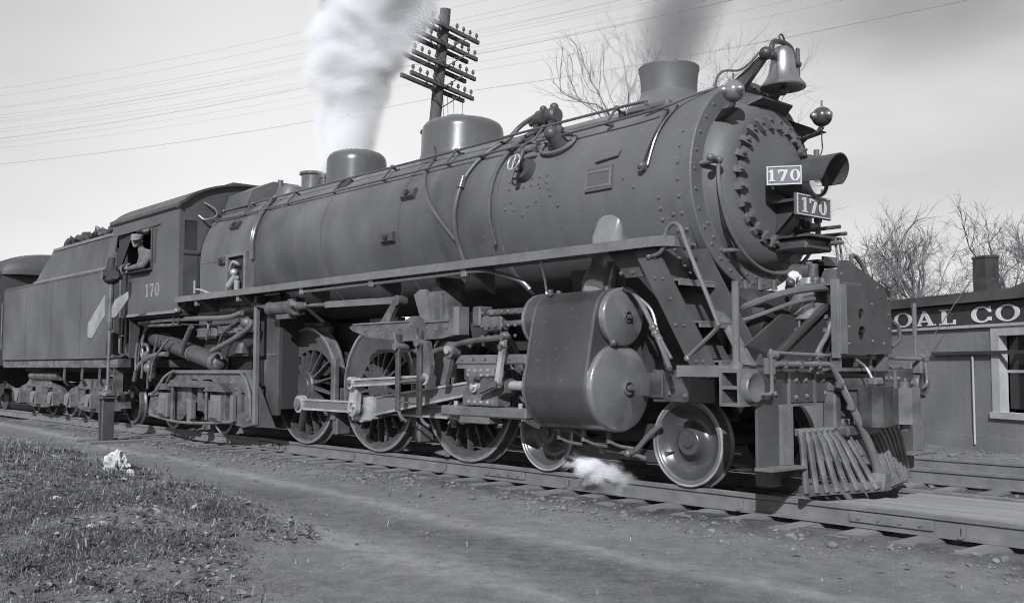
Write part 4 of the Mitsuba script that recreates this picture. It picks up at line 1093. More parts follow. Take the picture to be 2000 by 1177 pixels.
bcr = L('bell_crank', cat(rod((-3.2, -1.42, 1.43), (-3.2, -1.30, 1.43), 0.10, n=20), hull(*[(-3.2 + dx, y, 1.43) for dx in (-0.06, 0.06) for y in (-1.40, -1.34)] + [(-3.35 + dx, y, 1.0) for dx in (-0.05, 0.05) for y in (-1.40, -1.34)]), rod((-2.78, -1.40, 1.10), (-2.78, -1.30, 1.10), 0.06)), 'm_gear', smooth=30)
P('pin', rod((-3.2, -1.46, 1.43), (-3.2, -1.42, 1.43), 0.05, n=12), 'm_steel', bcr)
L('radius_bar', cat(tube([(-3.62, -1.38, 1.4), (-2.9, -1.38, 1.52), (-2.2, -1.4, 1.56)], 0.035, 8), tube([(-3.9, -1.36, 1.3), (-3.6, -1.38, 1.42)], 0.03, 8)), 'm_gear')
L('brake_gear', cat(*[cat(bx(x - 0.06, x + 0.06, -0.98, -0.9, 0.42, 1.35, 0.01), hull((x - 0.03, -0.86, 0.9), (x - 0.03, -0.72, 0.9), (x - 0.10, -0.86, 0.45), (x - 0.10, -0.72, 0.45), (x + 0.05, -0.86, 0.9), (x + 0.05, -0.72, 0.9), (x + 0.04, -0.86, 0.45), (x + 0.04, -0.72, 0.45)), bx(x - 0.05, x + 0.08, -0.95, -0.7, 0.2, 0.45, 0.02)) for x in (-6.62, -4.52, -8.74)]), 'm_gear', smooth=False)
L('spring_rigging', cat(*[cat(bx(x - 0.5, x + 0.5, -0.74, -0.62, 1.75, 1.86, 0.02), bx(x - 0.36, x + 0.36, -0.745, -0.615, 1.86, 1.93), rod((x - 0.47, -0.68, 1.3), (x - 0.47, -0.68, 1.85), 0.03), rod((x + 0.47, -0.68, 1.3), (x + 0.47, -0.68, 1.85), 0.03)) for x in DRIVERS]), 'm_gear', smooth=False)
L('main_frame', cat(bx(-9.0, 0.2, -0.62, -0.5, 1.08, 1.36), bx(-9.0, 0.2, 0.5, 0.62, 1.08, 1.36), bx(-8.5, -2.4, -0.6, -0.5, 0.5, 0.62), bx(-8.5, -2.4, 0.5, 0.6, 0.5, 0.62), bx(-8.3, -2.6, -0.45, 0.45, 1.0, 1.9)), 'm_dark', smooth=False)

# cylinders
YC = -1.18
def hull_sec(grow=0.0):
    c = unary_union([Point(YC, 1.0).buffer(0.455 + grow, 32), Point(YC, 1.74).buffer(0.30 + grow, 32), sbox(YC - 0.315 - grow, 1.0, YC + 0.315 + grow, 1.74)])
    return c.convex_hull


for s in (-1, 1):
    fx = (lambda m: m) if s < 0 else mirror
    cy = L('cylinder', fx(prism(hull_sec(), -1.60, -0.635, 'yz')), 'm_gloss', smooth=30)
    sec = hull_sec()
    for x0, x1 in ((-1.60, -1.565), (-0.675, -0.637)):
        P('jacket_band', fx(prism(hull_sec(0.008).difference(hull_sec(-0.02)), x0, x1, 'yz')), 'm_blackpipe', cy, smooth=30)
    P('valve_chest', fx(lathe([(-1.86, 0.0), (-1.86, 0.20), (-1.82, 0.27), (-1.76, 0.296), (-0.565, 0.306)], (0, YC, 1.74), 'x', 56)), 'm_gloss', cy, smooth=30)
    P('rear_head', fx(cat(lathe([(-1.68, 0.12), (-1.68, 0.38), (-1.64, 0.44), (-1.60, 0.455)], (0, YC, 1.0), 'x', 56), rod((-1.9, YC, 1.0), (-1.62, YC, 1.0), 0.11))), 'm_planish', cy, smooth=30)
    P('chest_rim', fx(lathe([(-1.83, 0.255), (-1.80, 0.30), (-1.755, 0.305), (-1.75, 0.29)], (0, YC, 1.74), 'x', 56)), 'm_planish', cy, smooth=30)
    c1 = P('cylinder_cover', fx(lathe([(-0.66, 0.456), (-0.615, 0.462), (-0.595, 0.460), (-0.580, 0.450), (-0.570, 0.432), (-0.545, 0.34), (-0.515, 0.22), (-0.490, 0.11), (-0.482, 0.062)], (0, YC, 1.0), 'x', 72)), 'm_planish', cy, smooth=40, label='large polished lower cylinder cover')
    c2 = P('valve_cover', fx(lathe([(-0.60, 0.306), (-0.56, 0.310), (-0.545, 0.309), (-0.533, 0.300), (-0.525, 0.286), (-0.505, 0.21), (-0.485, 0.12), (-0.476, 0.05)], (0, YC, 1.74), 'x', 56)), 'm_planish', cy, smooth=40, label='smaller polished valve chest cover above')
    for k_, z, r in ((c1, 1.0, 0.062), (c2, 1.74, 0.05)):
        P('centre_nut', fx(cat(lathe([(-0.50, r + 0.012), (-0.462, r + 0.012), (-0.455, r), (-0.48, r * 0.9), (-0.49, 0)], (0, YC, z), 'x', 20), rod((-0.49, YC, z), (-0.43, YC, z), 0.024, n=6))), 'm_gear', k_)
    P('steam_pipe', fx(cat(tube([(-1.02, -1.02, 1.98), (-1.02, -1.02, 2.12), (-0.98, -0.98, 2.3), (-0.94, -0.96, 2.52)], [0.20, 0.20, 0.17, 0.17], 28), lathe([(1.98, 0.235), (2.02, 0.235), (2.03, 0.2)], (-1.02, -1.02, 0), 'z', 28))), 'm_planish', cy)
    P('steam_pipe_fairing', fx(hull(*[(-0.90 + 0.22 * math.cos(a), -0.92 + 0.20 * math.sin(a), 2.35) for a in np.linspace(0, 6.2, 20)] + [(-0.90 + 0.22 * math.cos(a), -1.02 + 0.13 * math.sin(a), 2.62) for a in np.linspace(0, 6.2, 20)] + [(-0.86 + 0.17 * math.cos(a), -1.0 + 0.06 * math.sin(a), 2.88) for a in np.linspace(0, 6.2, 20)])), 'm_planish', cy, smooth=50)
    if s < 0:
        P('bolt', cat(*[rod((x, YC + dy, 2.0), (x, YC + dy, 2.07), 0.03, n=6) for x, dy in ((-1.5, 0.0), (-0.72, -0.05), (-1.45, -0.18))] + [ball((-0.55, YC - 0.14, 1.47), 0.045)]), 'm_gear', cy)
        P('drain_cock', cat(*[cat(rod((x, YC, 0.42), (x, YC, 0.56), 0.03), tube([(x, YC, 0.44), (x + 0.12, YC + 0.02, 0.40), (x + 0.3, YC + 0.05, 0.38)], 0.018, 6)) for x in (-1.5, -1.12, -0.75)]), 'm_gear', cy)
        P('indicator_pipe', cat(tube([(-0.56, YC, 2.03), (-0.42, YC, 2.0), (-0.30, YC + 0.02, 1.86), (-0.16, YC + 0.03, 1.62), (0.02, -1.2, 1.36), (0.18, -1.3, 1.2)], 0.026, 8), tube([(-0.4, YC, 1.98), (-0.2, YC + 0.05, 1.8), (-0.1, YC + 0.04, 1.55), (0.1, -1.18, 1.3)], 0.018, 7), ball((-0.16, YC + 0.03, 1.62), 0.045), ball((-0.13, YC + 0.03, 1.56), 0.045), ball((-0.08, YC + 0.03, 1.5), 0.04)), 'm_pipe', cy)
        P('oil_line', tube([(-1.7, YC, 2.04), (-1.73, YC, 2.2), (-1.78, YC - 0.02, 2.42)], 0.014, 6), 'm_white', cy)
L('smokebox_saddle', cat(prism(Polygon([(-1.0, 2.3), (1.0, 2.3), (0.8, 1.3), (0.8, 0.75), (-0.8, 0.75), (-0.8, 1.3)]), -1.5, -0.7, 'yz'), bx(-0.9, 0.48, -0.9, 0.9, 0.9, 1.16, 0.02)), 'm_black', smooth=False)
L('frame_front', cat(bx(-0.34, 0.46, -0.96, -0.90, 0.86, 1.19, 0.01), bx(-0.36, -0.18, -0.99, -0.95, 0.9, 1.16, 0.01)), 'm_greasy', smooth=False)
L('frame_bolts', domes([(x, -0.965, z) for x, z in [(-0.1, 1.13), (0.02, 1.13), (0.16, 1.13), (0.3, 1.13), (0.4, 1.12), (-0.1, 0.95), (0.1, 0.93), (-0.3, 1.13), (-0.3, 0.93)]], [(0, -1, 0)] * 9, 0.03), 'm_gear', kind='stuff')

# leading truck, trailing truck
def disc_wheel(x, s, r, name, mat='m_gloss'):
    k = key_for(name, LOCO)
    q = r / 0.454
    o = (x, 0, r)
    fx = (lambda m: m) if s < 0 else mirror
    P('tyre', fx(lathe([(-0.68, 0.36 * q), (-0.68, r + 0.028), (-0.70, r + 0.031), (-0.715, r + 0.008), (-0.735, r), (-0.818, r - 0.004), (-0.83, r - 0.014), (-0.83, r - 0.058), (-0.822, r - 0.066), (-0.80, r - 0.068)], o, 'y', 64)), 'm_pipe', k, smooth=30)
    P('tyre_edge', fx(lathe([(-0.828, r - 0.004), (-0.8325, r - 0.008), (-0.8325, r - 0.026), (-0.828, r - 0.03)], o, 'y', 64)), 'm_steel', k, smooth=30)
    P('plate', fx(lathe([(-0.80, r - 0.068), (-0.775, 0.36 * q), (-0.735, 0.325 * q), (-0.705, 0.28 * q), (-0.70, 0.235 * q), (-0.715, 0.19 * q), (-0.765, 0.155 * q), (-0.80, 0.14 * q), (-0.81, 0.125 * q), (-0.805, 0.11 * q), (-0.805, 0.06 * q), (-0.825, 0.055 * q), (-0.825, 0.0)], o, 'y', 64)), mat, k, smooth=40)
    return k


for x in (0.0, -2.096):
    for s in (-1, 1):
        disc_wheel(x, s, 0.454, 'leading_wheel')
    L('truck_axle', rod((x, -0.7, 0.454), (x, 0.7, 0.454), 0.08), 'm_dark')
L('leading_truck_frame', cat(bx(-2.3, 0.2, -0.60, -0.5, 0.45, 0.6), bx(-2.3, 0.2, 0.5, 0.60, 0.45, 0.6), bx(-1.3, -0.8, -0.6, 0.6, 0.4, 0.75), hull((-1.95, -0.78, 0.34), (-1.95, -0.70, 0.34), (-0.25, -0.78, 0.34), (-0.25, -0.70, 0.34), (-1.75, -0.78, 0.22), (-0.4, -0.78, 0.22), (-1.75, -0.70, 0.22), (-0.4, -0.70, 0.22))), 'm_black', smooth=False)
L('truck_pipes', cat(tube([(-1.9, -0.86, 0.5), (-1.5, -0.88, 0.48), (-1.1, -0.9, 0.33), (-0.7, -0.9, 0.3), (-0.5, -0.88, 0.26)], 0.022, 7), tube([(-0.72, -0.92, 0.3), (-0.6, -0.92, 0.35), (-0.45, -0.9, 0.5), (-0.3, -0.88, 0.62)], 0.03, 7), ball((-1.1, -0.9, 0.32), 0.05), ball((-0.72, -0.92, 0.3), 0.045)), 'm_pipe')
for s in (-1, 1):
    fx = (lambda m: m) if s < 0 else mirror
    fr_ = Polygon([(-13.0, 0.32), (-12.86, 0.72), (-12.25, 0.75), (-12.0, 0.98), (-11.72, 1.16), (-8.75, 1.17), (-8.45, 0.82), (-8.42, 0.30), (-8.9, 0.22), (-9.25, 0.25), (-9.5, 0.24), (-10.2, 0.26), (-10.5, 0.44), (-11.1, 0.44), (-11.35, 0.26), (-12.3, 0.24)])
    holes = unary_union([sbox(-10.98, 0.60, -10.72, 1.0).buffer(-0.04).buffer(0.04), sbox(-10.52, 0.62, -10.12, 1.0).buffer(-0.05).buffer(0.05), sbox(-9.02, 0.45, -8.88, 0.80).buffer(-0.03).buffer(0.03)])
    tf = L('trailing_truck_frame', fx(prism(fr_.difference(holes), -1.28, -1.16)), 'm_gear', smooth=False)
    rim_ = fr_.difference(fr_.buffer(-0.055))
    P('frame_flange', fx(prism(rim_.intersection(sbox(-13.2, 0.66, -8.3, 1.3)), -1.33, -1.279)), 'm_pipe', tf, smooth=False)
    for x in (-11.95, -9.72):
        jb = P('journal_box', fx(cat(bx(x - 0.19, x + 0.19, -1.42, -1.2, 0.28, 0.74, 0.02), hull((x - 0.12, -1.45, 0.64), (x + 0.12, -1.45, 0.64), (x - 0.16, -1.42, 0.70), (x + 0.16, -1.42, 0.70), (x - 0.13, -1.47, 0.36), (x + 0.13, -1.47, 0.36), (x - 0.15, -1.42, 0.3), (x + 0.15, -1.42, 0.3)))), 'm_pipe', tf, smooth=False)
        P('pedestal', fx(cat(bx(x - 0.30, x - 0.23, -1.36, -1.2, 0.25, 0.8), bx(x + 0.23, x + 0.30, -1.36, -1.2, 0.25, 0.8))), 'm_gear', tf, smooth=False)
    for x in (-12.85, -10.62):
        disc_wheel(x, s, 0.46, 'trailing_wheel', 'm_black')
te = L('equaliser', cat(hull((-11.75, -1.42, 0.86), (-11.75, -1.36, 0.86), (-9.9, -1.42, 0.86), (-9.9, -1.36, 0.86), (-11.6, -1.42, 0.98), (-11.6, -1.36, 0.98), (-10.05, -1.42, 0.98), (-10.05, -1.36, 0.98)), rod((-11.55, -1.39, 0.3), (-11.55, -1.39, 0.9), 0.03), rod((-10.1, -1.39, 0.3), (-10.1, -1.39, 0.9), 0.03)), 'm_gear', smooth=False)
P('leaf_spring', cat(*[bx(-9.72 - 0.42 + 0.05 * i, -9.72 + 0.42 - 0.05 * i, -1.44, -1.34, 0.80 + 0.028 * i, 0.824 + 0.028 * i) for i in range(6)], *[bx(-11.95 - 0.34 + 0.05 * i, -11.95 + 0.34 - 0.05 * i, -1.44, -1.34, 0.80 + 0.028 * i, 0.824 + 0.028 * i) for i in range(4)]), 'm_gear', te, smooth=False)
P('brake_rod', cat(tube([(-12.7, -1.36, 0.30), (-11.4, -1.38, 0.22), (-10.3, -1.38, 0.24), (-9.2, -1.36, 0.30)], 0.025, 7), bx(-10.95, -10.85, -1.38, -1.3, 0.2, 0.66, 0.01), hull((-10.86, -1.40, 0.62), (-10.70, -1.40, 0.62), (-10.80, -1.40, 0.30), (-10.70, -1.40, 0.30), (-10.86, -1.32, 0.62), (-10.70, -1.32, 0.62), (-10.80, -1.32, 0.30), (-10.70, -1.32, 0.30)), bx(-9.25, -9.15, -1.37, -1.29, 0.3, 0.75, 0.01)), 'm_pipe', te, smooth=False)
P('truck_bolts', domes([(x, -1.283, z) for x, z in [(-12.6, 0.62), (-12.6, 0.4), (-12.4, 0.62), (-12.4, 0.4), (-11.55, 0.8), (-11.4, 0.5), (-11.2, 0.95), (-11.2, 0.6), (-9.98, 0.95), (-9.4, 0.95), (-9.2, 0.85), (-8.8, 0.95), (-8.7, 0.7), (-8.6, 0.45), (-8.75, 0.35)]], [(0, -1, 0)] * 15, 0.03), 'm_pipe', te, kind='stuff')
P('sand_hose', cat(tube([(-11.6, -1.36, 1.15), (-11.9, -1.42, 1.02), (-12.1, -1.44, 0.82), (-12.4, -1.42, 0.72)], 0.03, 7), tube([(-8.9, -1.36, 1.14), (-8.65, -1.38, 1.0), (-8.5, -1.38, 0.75), (-8.5, -1.36, 0.4)], 0.025, 7)), 'm_pipe', te)
L('trailing_axle', cat(rod((-12.85, -0.7, 0.46), (-12.85, 0.7, 0.46), 0.08), rod((-10.62, -0.7, 0.46), (-10.62, 0.7, 0.46), 0.08)), 'm_dark')


# ---------------------------------------------------------------- running boards, stairs, front deck
for s in (-1, 1):
    fx = (lambda m: m) if s < 0 else mirror
    edge = Polygon([(-11.0, -1.62), (0.20, -1.62), (0.34, -1.58), (0.40, -1.48), (0.36, -1.1), (-11.0, -1.1)])
    rb = L('running_board', fx(prism(edge, 2.41, 2.435, 'xy')), 'm_pipe', smooth=False)
    P('edge_strip', fx(prism(edge.difference(edge.buffer(-0.03)).intersection(sbox(-11.0, -1.7, 0.5, -1.2)), 2.375, 2.475, 'xy')), 'm_pipe', rb, smooth=False)
    P('pipe', fx(tube([(-6.6, -1.55, 2.32), (-5, -1.55, 2.325), (-3.3, -1.55, 2.335), (-2.6, -1.55, 2.34), (-2.3, -1.5, 2.32), (-1.95, -1.36, 2.2), (-1.85, -1.3, 2.1)], 0.026, 8)), 'm_pipe', rb)
    for x in (-10.2, -8.6, -6.55, -4.7, -2.72):
        P('bracket', fx(cat(hull((x - 0.025, -1.55, 2.405), (x + 0.025, -1.55, 2.405), (x - 0.025, -1.1, 2.405), (x + 0.025, -1.1, 2.405), (x - 0.025, -1.1, 2.1), (x + 0.025, -1.1, 2.1)), bx(x - 0.05, x + 0.05, -1.585, -1.51, 2.28, 2.40, 0.01))), 'm_pipe', rb, smooth=False)

stx = [(-0.12, 2.40), (0.17, 2.40), (0.86, 1.235), (0.58, 1.235)]
sr = L('stair', prism(Polygon(stx), -1.50, -1.47), 'm_black', smooth=False, label='steep side stair from the front deck to the running board')
P('stringer', cat(prism(Polygon([(0.06, 2.40), (0.34, 2.40), (1.02, 1.235), (0.76, 1.235)]), -0.93, -0.90)), 'm_black', sr, smooth=False)
P('stringer_bolts', domes([(x, -1.503, z) for x, z in [(0.17, 2.08), (0.27, 2.07), (0.42, 1.62), (0.53, 1.61), (0.66, 1.27), (0.74, 1.27), (0.18, 2.28), (0.36, 1.87)]], [(0, -1, 0)] * 8, 0.02), 'm_gear', sr, kind='stuff')
for x0, z in ((0.16, 2.06), (0.40, 1.65), (0.62, 1.28)):
    P('tread', cat(bx(x0, x0 + 0.30, -1.47, -0.93, z - 0.02, z, 0.004), bx(x0 + 0.27, x0 + 0.30, -1.47, -0.93, z - 0.06, z - 0.02)), 'm_pipe', sr, smooth=False)
    P('riser', hull(*[(x0 + dx, y, zz) for y in (-1.465, -0.935) for dx, zz in ((-0.01, z), (0.01, z), (-0.26, z + 0.40), (-0.24, z + 0.40))]), 'm_black', sr, smooth=False)
rp_ = L('stair_rail', tube([(0.10, -1.5, 2.30), (0.24, -1.53, 2.31), (0.32, -1.54, 2.38), (0.36, -1.55, 2.52), (0.44, -1.55, 2.58), (0.53, -1.55, 2.53), (0.63, -1.55, 2.30), (0.93, -1.55, 1.66), (0.945, -1.55, 1.60), (0.90, -1.53, 1.55), (0.60, -1.5, 1.34), (0.55, -1.49, 1.30)], 0.021, 9, k=5), 'm_pipe', label='bent hand rail beside the stair')
P('foot', cat(ball((0.10, -1.5, 2.30), 0.035, 1), ball((0.55, -1.49, 1.30), 0.035, 1)), 'm_pipe', rp_)
L('gusset_plate', cat(prism(Polygon([(-0.55, 2.40), (0.05, 2.40), (0.18, 2.12), (-0.30, 2.12)]), -1.40, -1.37)), 'm_black', smooth=False)
L('gusset_rivets', domes([(x, -1.403, z) for x, z in [(-0.36, 2.17), (-0.2, 2.17), (-0.02, 2.17), (0.1, 2.2)]], [(0, -1, 0)] * 4, 0.026), 'm_gear', kind='stuff')
dk = L('front_deck', cat(bx(0.46, 1.12, -1.52, 1.52, 1.19, 1.225, 0.005)), 'm_gear', smooth=False)
P('edge_angle', cat(bx(0.46, 1.12, -1.545, -1.52, 1.13, 1.235), bx(0.46, 1.12, 1.52, 1.545, 1.13, 1.235)), 'm_pipe', dk, smooth=False)
# a second plain stair on the far side
L('stair', mirror(prism(Polygon(stx), -1.50, -1.47)), 'm_black', smooth=False)

# bumper beam and what hangs on it
XB = 1.30
bm = L('bumper_beam', cat(bx(1.08, XB, -1.45, 1.66, 0.88, 1.20, 0.015)), 'm_black', smooth=False)
P('end_channel', cat(bx(1.08, XB, -1.72, -1.45, 1.17, 1.205), bx(1.08, XB, -1.72, -1.45, 1.025, 1.055), bx(1.08, XB, -1.72, -1.45, 0.875, 0.905), bx(1.08, 1.11, -1.72, -1.45, 0.9, 1.18), bx(XB - 0.03, XB, -1.72, -1.45, 0.9, 1.18)), 'm_pipe', bm, smooth=False)
P('push_pole_pocket', lathe([(XB - 0.01, 0.145), (XB + 0.04, 0.14), (XB + 0.06, 0.125), (XB + 0.05, 0.10), (XB + 0.02, 0.05), (XB + 0.012, 0)], (0, -1.56, 1.04), 'x', 32), 'm_gear', bm)
P('push_pole_pocket', lathe([(XB - 0.01, 0.145), (XB + 0.04, 0.14), (XB + 0.06, 0.125), (XB + 0.05, 0.10), (XB + 0.02, 0.05), (XB + 0.012, 0)], (0, 1.50, 1.04), 'x', 32), 'm_gear', bm)
P('flag_post', cat(tube([(1.18, -1.60, 1.20), (1.18, -1.60, 1.98)], 0.033, 10, curve=False), rod((1.18, -1.60, 1.20), (1.18, -1.60, 1.26), 0.06)), 'm_pipe', bm)
P('flag_post', cat(tube([(1.18, 1.68, 1.20), (1.18, 1.68, 1.92)], 0.024, 10, curve=False), rod((1.18, 1.60, 1.20), (1.18, 1.60, 1.26), 0.05)), 'm_pipe', bm)
P('face_strip', cat(*[bx(XB, XB + 0.012, y - 0.018, y + 0.018, 0.885, 1.19) for y in (-0.98, -0.55, 0.55, 0.98)], bx(XB, XB + 0.012, -1.0, -0.55, 0.86, 0.885)), 'm_pipe', bm, smooth=False)
P('beam_bolts', domes([(XB + 0.004, y, z) for y, z in [(-1.22, 1.12), (-1.2, 0.98), (-0.86, 1.1), (-0.86, 0.94), (-0.70, 1.1), (-0.68, 0.95), (-0.4, 1.1), (-0.36, 0.97), (0.3, 1.08), (0.42, 1.08), (0.8, 1.1), (0.9, 1.1), (1.05, 1.1), (1.2, 1.08), (1.35, 1.05), (0.85, 0.95), (1.1, 0.95)]], [(1, 0, 0)] * 17, 0.026), 'm_pipe', bm, kind='stuff')
for y0, y1, nm in ((-1.47, -0.98, 'near'), (1.05, 1.50, 'far')):
    ap = L('apron_plate', bx(1.27, 1.30, y0, y1, 0.33, 0.90, 0.006), 'm_black', smooth=False)
    P('foot_board', bx(1.27, 1.46, y0 - 0.02, y1 + 0.04, 0.305, 0.335, 0.006), 'm_pipe', ap, smooth=False)
    P('stiffener', cat(bx(1.30, 1.36, y1 - 0.08, y1 - 0.055, 0.34, 0.88), bx(1.30, 1.34, y1 - 0.16, y1 - 0.14, 0.34, 0.88), bx(1.30, 1.345, y1 - 0.02, y1, 0.34, 0.88)), 'm_pipe', ap, smooth=False)
    P('lower_hanger', cat(bx(1.12, 1.26, y0 + 0.2, y1 - 0.05, 0.14, 0.33, 0.02)), 'm_black', ap, smooth=False)
ul = L('uncoupling_lever', tube([(1.36, -1.50, 0.98), (1.38, -1.38, 0.985), (1.38, -1.36, 1.06), (1.38, -1.36, 1.26), (1.38, -1.37, 1.36), (1.38, -1.28, 1.345), (1.38, -0.6, 1.33), (1.38, 0.2, 1.32), (1.38, 1.0, 1.305), (1.38, 1.45, 1.295), (1.38, 1.50, 1.22), (1.38, 1.52, 1.05), (1.38, 1.42, 1.0)], 0.018, 8, k=4), 'm_pipe')
for y in (-1.33, -0.6, 0.35, 1.4):
    P('eye_bracket', cat(bx(1.29, 1.39, y - 0.025, y + 0.025, 1.15, 1.30, 0.008), rod((1.38, y - 0.04, 1.325), (1.38, y + 0.04, 1.325), 0.035)), 'm_pipe', ul, smooth=30)
# coupler
cp = L('coupler', cat(bx(1.25, 1.75, -0.14, 0.14, 0.72, 0.98, 0.03), hull(*[(x, y, z) for z in (0.66, 1.04) for x, y in ((1.55, -0.2), (1.72, -0.26), (1.82, -0.24), (1.78, 0.0), (1.72, 0.16), (1.6, 0.18))])), 'm_greasy', smooth=25)
P('knuckle', cat(hull(*[(x, y, z) for z in (0.68, 1.02) for x, y in ((1.72, 0.10), (1.82, 0.05), (1.92, 0.12), (1.95, 0.22), (1.88, 0.28), (1.74, 0.24))]), rod((1.80, 0.2, 0.62), (1.80, 0.2, 1.08), 0.05)), 'm_gear', cp, smooth=25)
P('lock_lift', cat(bx(1.58, 1.68, -0.1, 0.06, 1.04, 1.12, 0.02), tube([(1.62, -0.05, 1.10), (1.55, -0.06, 1.22), (1.42, -0.05, 1.31)], 0.016, 6)), 'm_pipe', cp)
P('striker', cat(bx(1.26, 1.42, -0.32, 0.32, 0.98, 1.12, 0.02), bx(1.26, 1.40, -0.36, -0.24, 0.62, 0.98, 0.02), bx(1.26, 1.40, 0.24, 0.36, 0.62, 0.98, 0.02), bx(1.24, 1.5, -0.3, 0.3, 0.56, 0.66, 0.02)), 'm_gear', cp, smooth=False)
hs = L('brake_hose', cat(tube([(1.40, -1.32, 1.245), (1.41, -0.9, 1.245), (1.42, -0.62, 1.245), (1.44, -0.50, 1.235), (1.46, -0.42, 1.14), (1.48, -0.34, 0.99), (1.52, -0.26, 0.84)], 0.026, 9), tube([(1.52, -0.26, 0.84), (1.58, -0.16, 0.60), (1.62, -0.06, 0.36), (1.63, -0.02, 0.22)], [0.036, 0.042], 10)), 'm_pipe', label='pale brake hose drooping from the deck pipe to the pilot')
P('second_hose', tube([(1.43, -0.47, 1.23), (1.45, -0.38, 1.14), (1.47, -0.29, 1.0), (1.5, -0.22, 0.86)], 0.02, 8), 'm_steel', hs)
P('clamp', cat(*[rod(np.array(a) - [0.005, 0.012, 0.022], np.array(a) + [0.005, -0.012, 0.022][::1], 0.045) for a in ((1.52, -0.26, 0.84), (1.47, -0.38, 1.05))], rod((1.63, -0.02, 0.24), (1.64, 0.0, 0.15), 0.05)), 'm_gear', hs)
P('pipe_clip', cat(*[bx(1.37, 1.44, y - 0.02, y + 0.02, 1.2, 1.28, 0.008) for y in (-1.2, -0.95, -0.65)]), 'm_gear', hs)

# pilot of round bars
plt = key_for('pilot', LOCO)
labels[plt] = {'label': 'pilot of slanting bars bolted to a pointed bottom rail'}
NOSE = np.array([1.66, 0.0, 0.12])
P('top_rail', cat(bx(1.30, 1.345, -0.90, 0.90, 0.585, 0.655, 0.008)), 'm_gear', plt, smooth=False)
for s in (-1, 1):
    c0, c1 = np.array([1.40, 0.97 * s, 0.10]), np.array([1.70, 0.0, 0.10])
    t = (c1 - c0) / np.linalg.norm(c1 - c0)
    n = np.array([t[1] * -s, t[0] * s, 0]) * (-1 if s < 0 else 1)
    n = n if n[0] > 0 else -n
    h = hull(*[p + n * a + [0, 0, z] for p in (c0, c1) for a in (-0.02, 0.02) for z in (-0.045, 0.05)])
    rl = P('bottom_rail', h, 'm_gear', plt, smooth=False)
    P('bolt', domes([c0 + (c1 - c0) * q + n * 0.02 + [0, 0, 0.01] for q in np.linspace(0.06, 0.97, 9)], [n] * 9, 0.02), 'm_pipe', rl)
    for i in range(8):
        top = np.array([1.352, s * (0.88 - 0.098 * i), 0.62])
        bot = c0 + (c1 - c0) * (0.04 + 0.118 * i) + n * 0.03
        mid = top + (bot - top) * 0.35 + np.array([0.02, 0, 0.035])
        bar = P('bar', tube([top + [0, 0, 0.03], top + [0.012, 0, -0.03], top + (bot - top) * 0.22 + [0.012, 0, 0.008], bot + [0, 0, -0.02]], [0.034, 0.034, 0.031, 0.031], 8, curve=False), 'm_gear', plt)
        P('bolt', domes([top + [0.036, 0, 0.01]], [(1, 0, 0)], 0.026), 'm_pipe', bar)
P('nose_plate', hull((1.72, -0.07, 0.06), (1.72, 0.07, 0.06), (1.73, -0.05, 0.22), (1.73, 0.05, 0.22), (1.6, -0.1, 0.06), (1.6, 0.1, 0.06), (1.6, -0.1, 0.22), (1.6, 0.1, 0.22)), 'm_gear', plt, smooth=False)
P('nose_bar', cat(hull((1.33, -0.07, 0.64), (1.33, 0.07, 0.64), (1.39, -0.06, 0.64), (1.39, 0.06, 0.64), (1.66, -0.05, 0.18), (1.66, 0.05, 0.18), (1.71, -0.05, 0.18), (1.71, 0.05, 0.18))), 'm_gear', plt, smooth=False)
P('nose_bolts', domes([(1.385 + 0.32 * q, 0, 0.62 - 0.44 * q) for q in (0.1, 0.35, 0.6, 0.85)] + [(1.36, y, 0.69) for y in (-0.1, 0.0, 0.1)], [(1, 0, 0.6)] * 4 + [(1, 0, 0)] * 3, 0.03), 'm_pipe', plt, kind='stuff')

# air pumps, their shield, braces and the clutter on the front deck
for y, nm in ((-0.14, 0), (0.50, 1)):
    pu = L('air_pump', lathe([(1.22, 0.0), (1.22, 0.17), (1.30, 0.185), (1.55, 0.185), (1.56, 0.22), (1.60, 0.22), (1.61, 0.12), (1.68, 0.12), (1.69, 0.22), (1.73, 0.22), (1.74, 0.195), (1.98, 0.195), (1.99, 0.225), (2.03, 0.225), (2.04, 0.17), (2.10, 0.15), (2.11, 0)], (1.0, y, 0), 'z', 40), 'm_planish' if nm == 0 else 'm_black', smooth=30)
    P('valve_head', cat(rod((0.9, y - 0.08, 2.16), (0.9, y + 0.14, 2.16), 0.09), rod((1.06, y, 2.1), (1.06, y, 2.24), 0.05), rod((0.95, y + 0.1, 2.1), (0.95, y + 0.1, 2.28), 0.035), ball((0.9, y + 0.10, 2.12), 0.075)), 'm_gear', pu)
    P('stud', cat(*[rod((1.0 + 0.2 * math.cos(a), y + 0.2 * math.sin(a), z), (1.0 + 0.2 * math.cos(a), y + 0.2 * math.sin(a), z + 0.1), 0.014, n=6) for a in np.linspace(0, 5.6, 8) for z in (1.57, 1.95)]), 'm_gear', pu)
sh = Polygon([(-0.40, 1.33), (0.56, 1.35), (0.565, 1.64), (0.555, 1.98), (-0.24, 2.235), (-0.36, 2.23), (-0.40, 2.17)])
sh = sh.difference(Point(-0.02, 1.73).buffer(0.055, 12)).difference(Point(-0.01, 1.545).buffer(0.07, 12))
sl = L('pump_shield', prism(sh, 1.475, 1.50, 'yz'), 'm_black', smooth=False, label='tall riveted shield plate in front of the pumps with its top corner cut off')
P('edge_angle', cat(bx(1.42, 1.505, -0.44, -0.40, 1.30, 2.05, 0.006), bx(1.502, 1.52, -0.43, -0.31, 1.34, 2.0, 0.004)), 'm_pipe', sl, smooth=False)
P('leg', cat(bx(1.38, 1.47, -0.40, -0.34, 1.18, 1.36), bx(1.38, 1.47, 0.46, 0.54, 1.18, 1.37), bx(1.28, 1.48, -0.40, 0.54, 1.18, 1.21)), 'm_gear', sl, smooth=False)
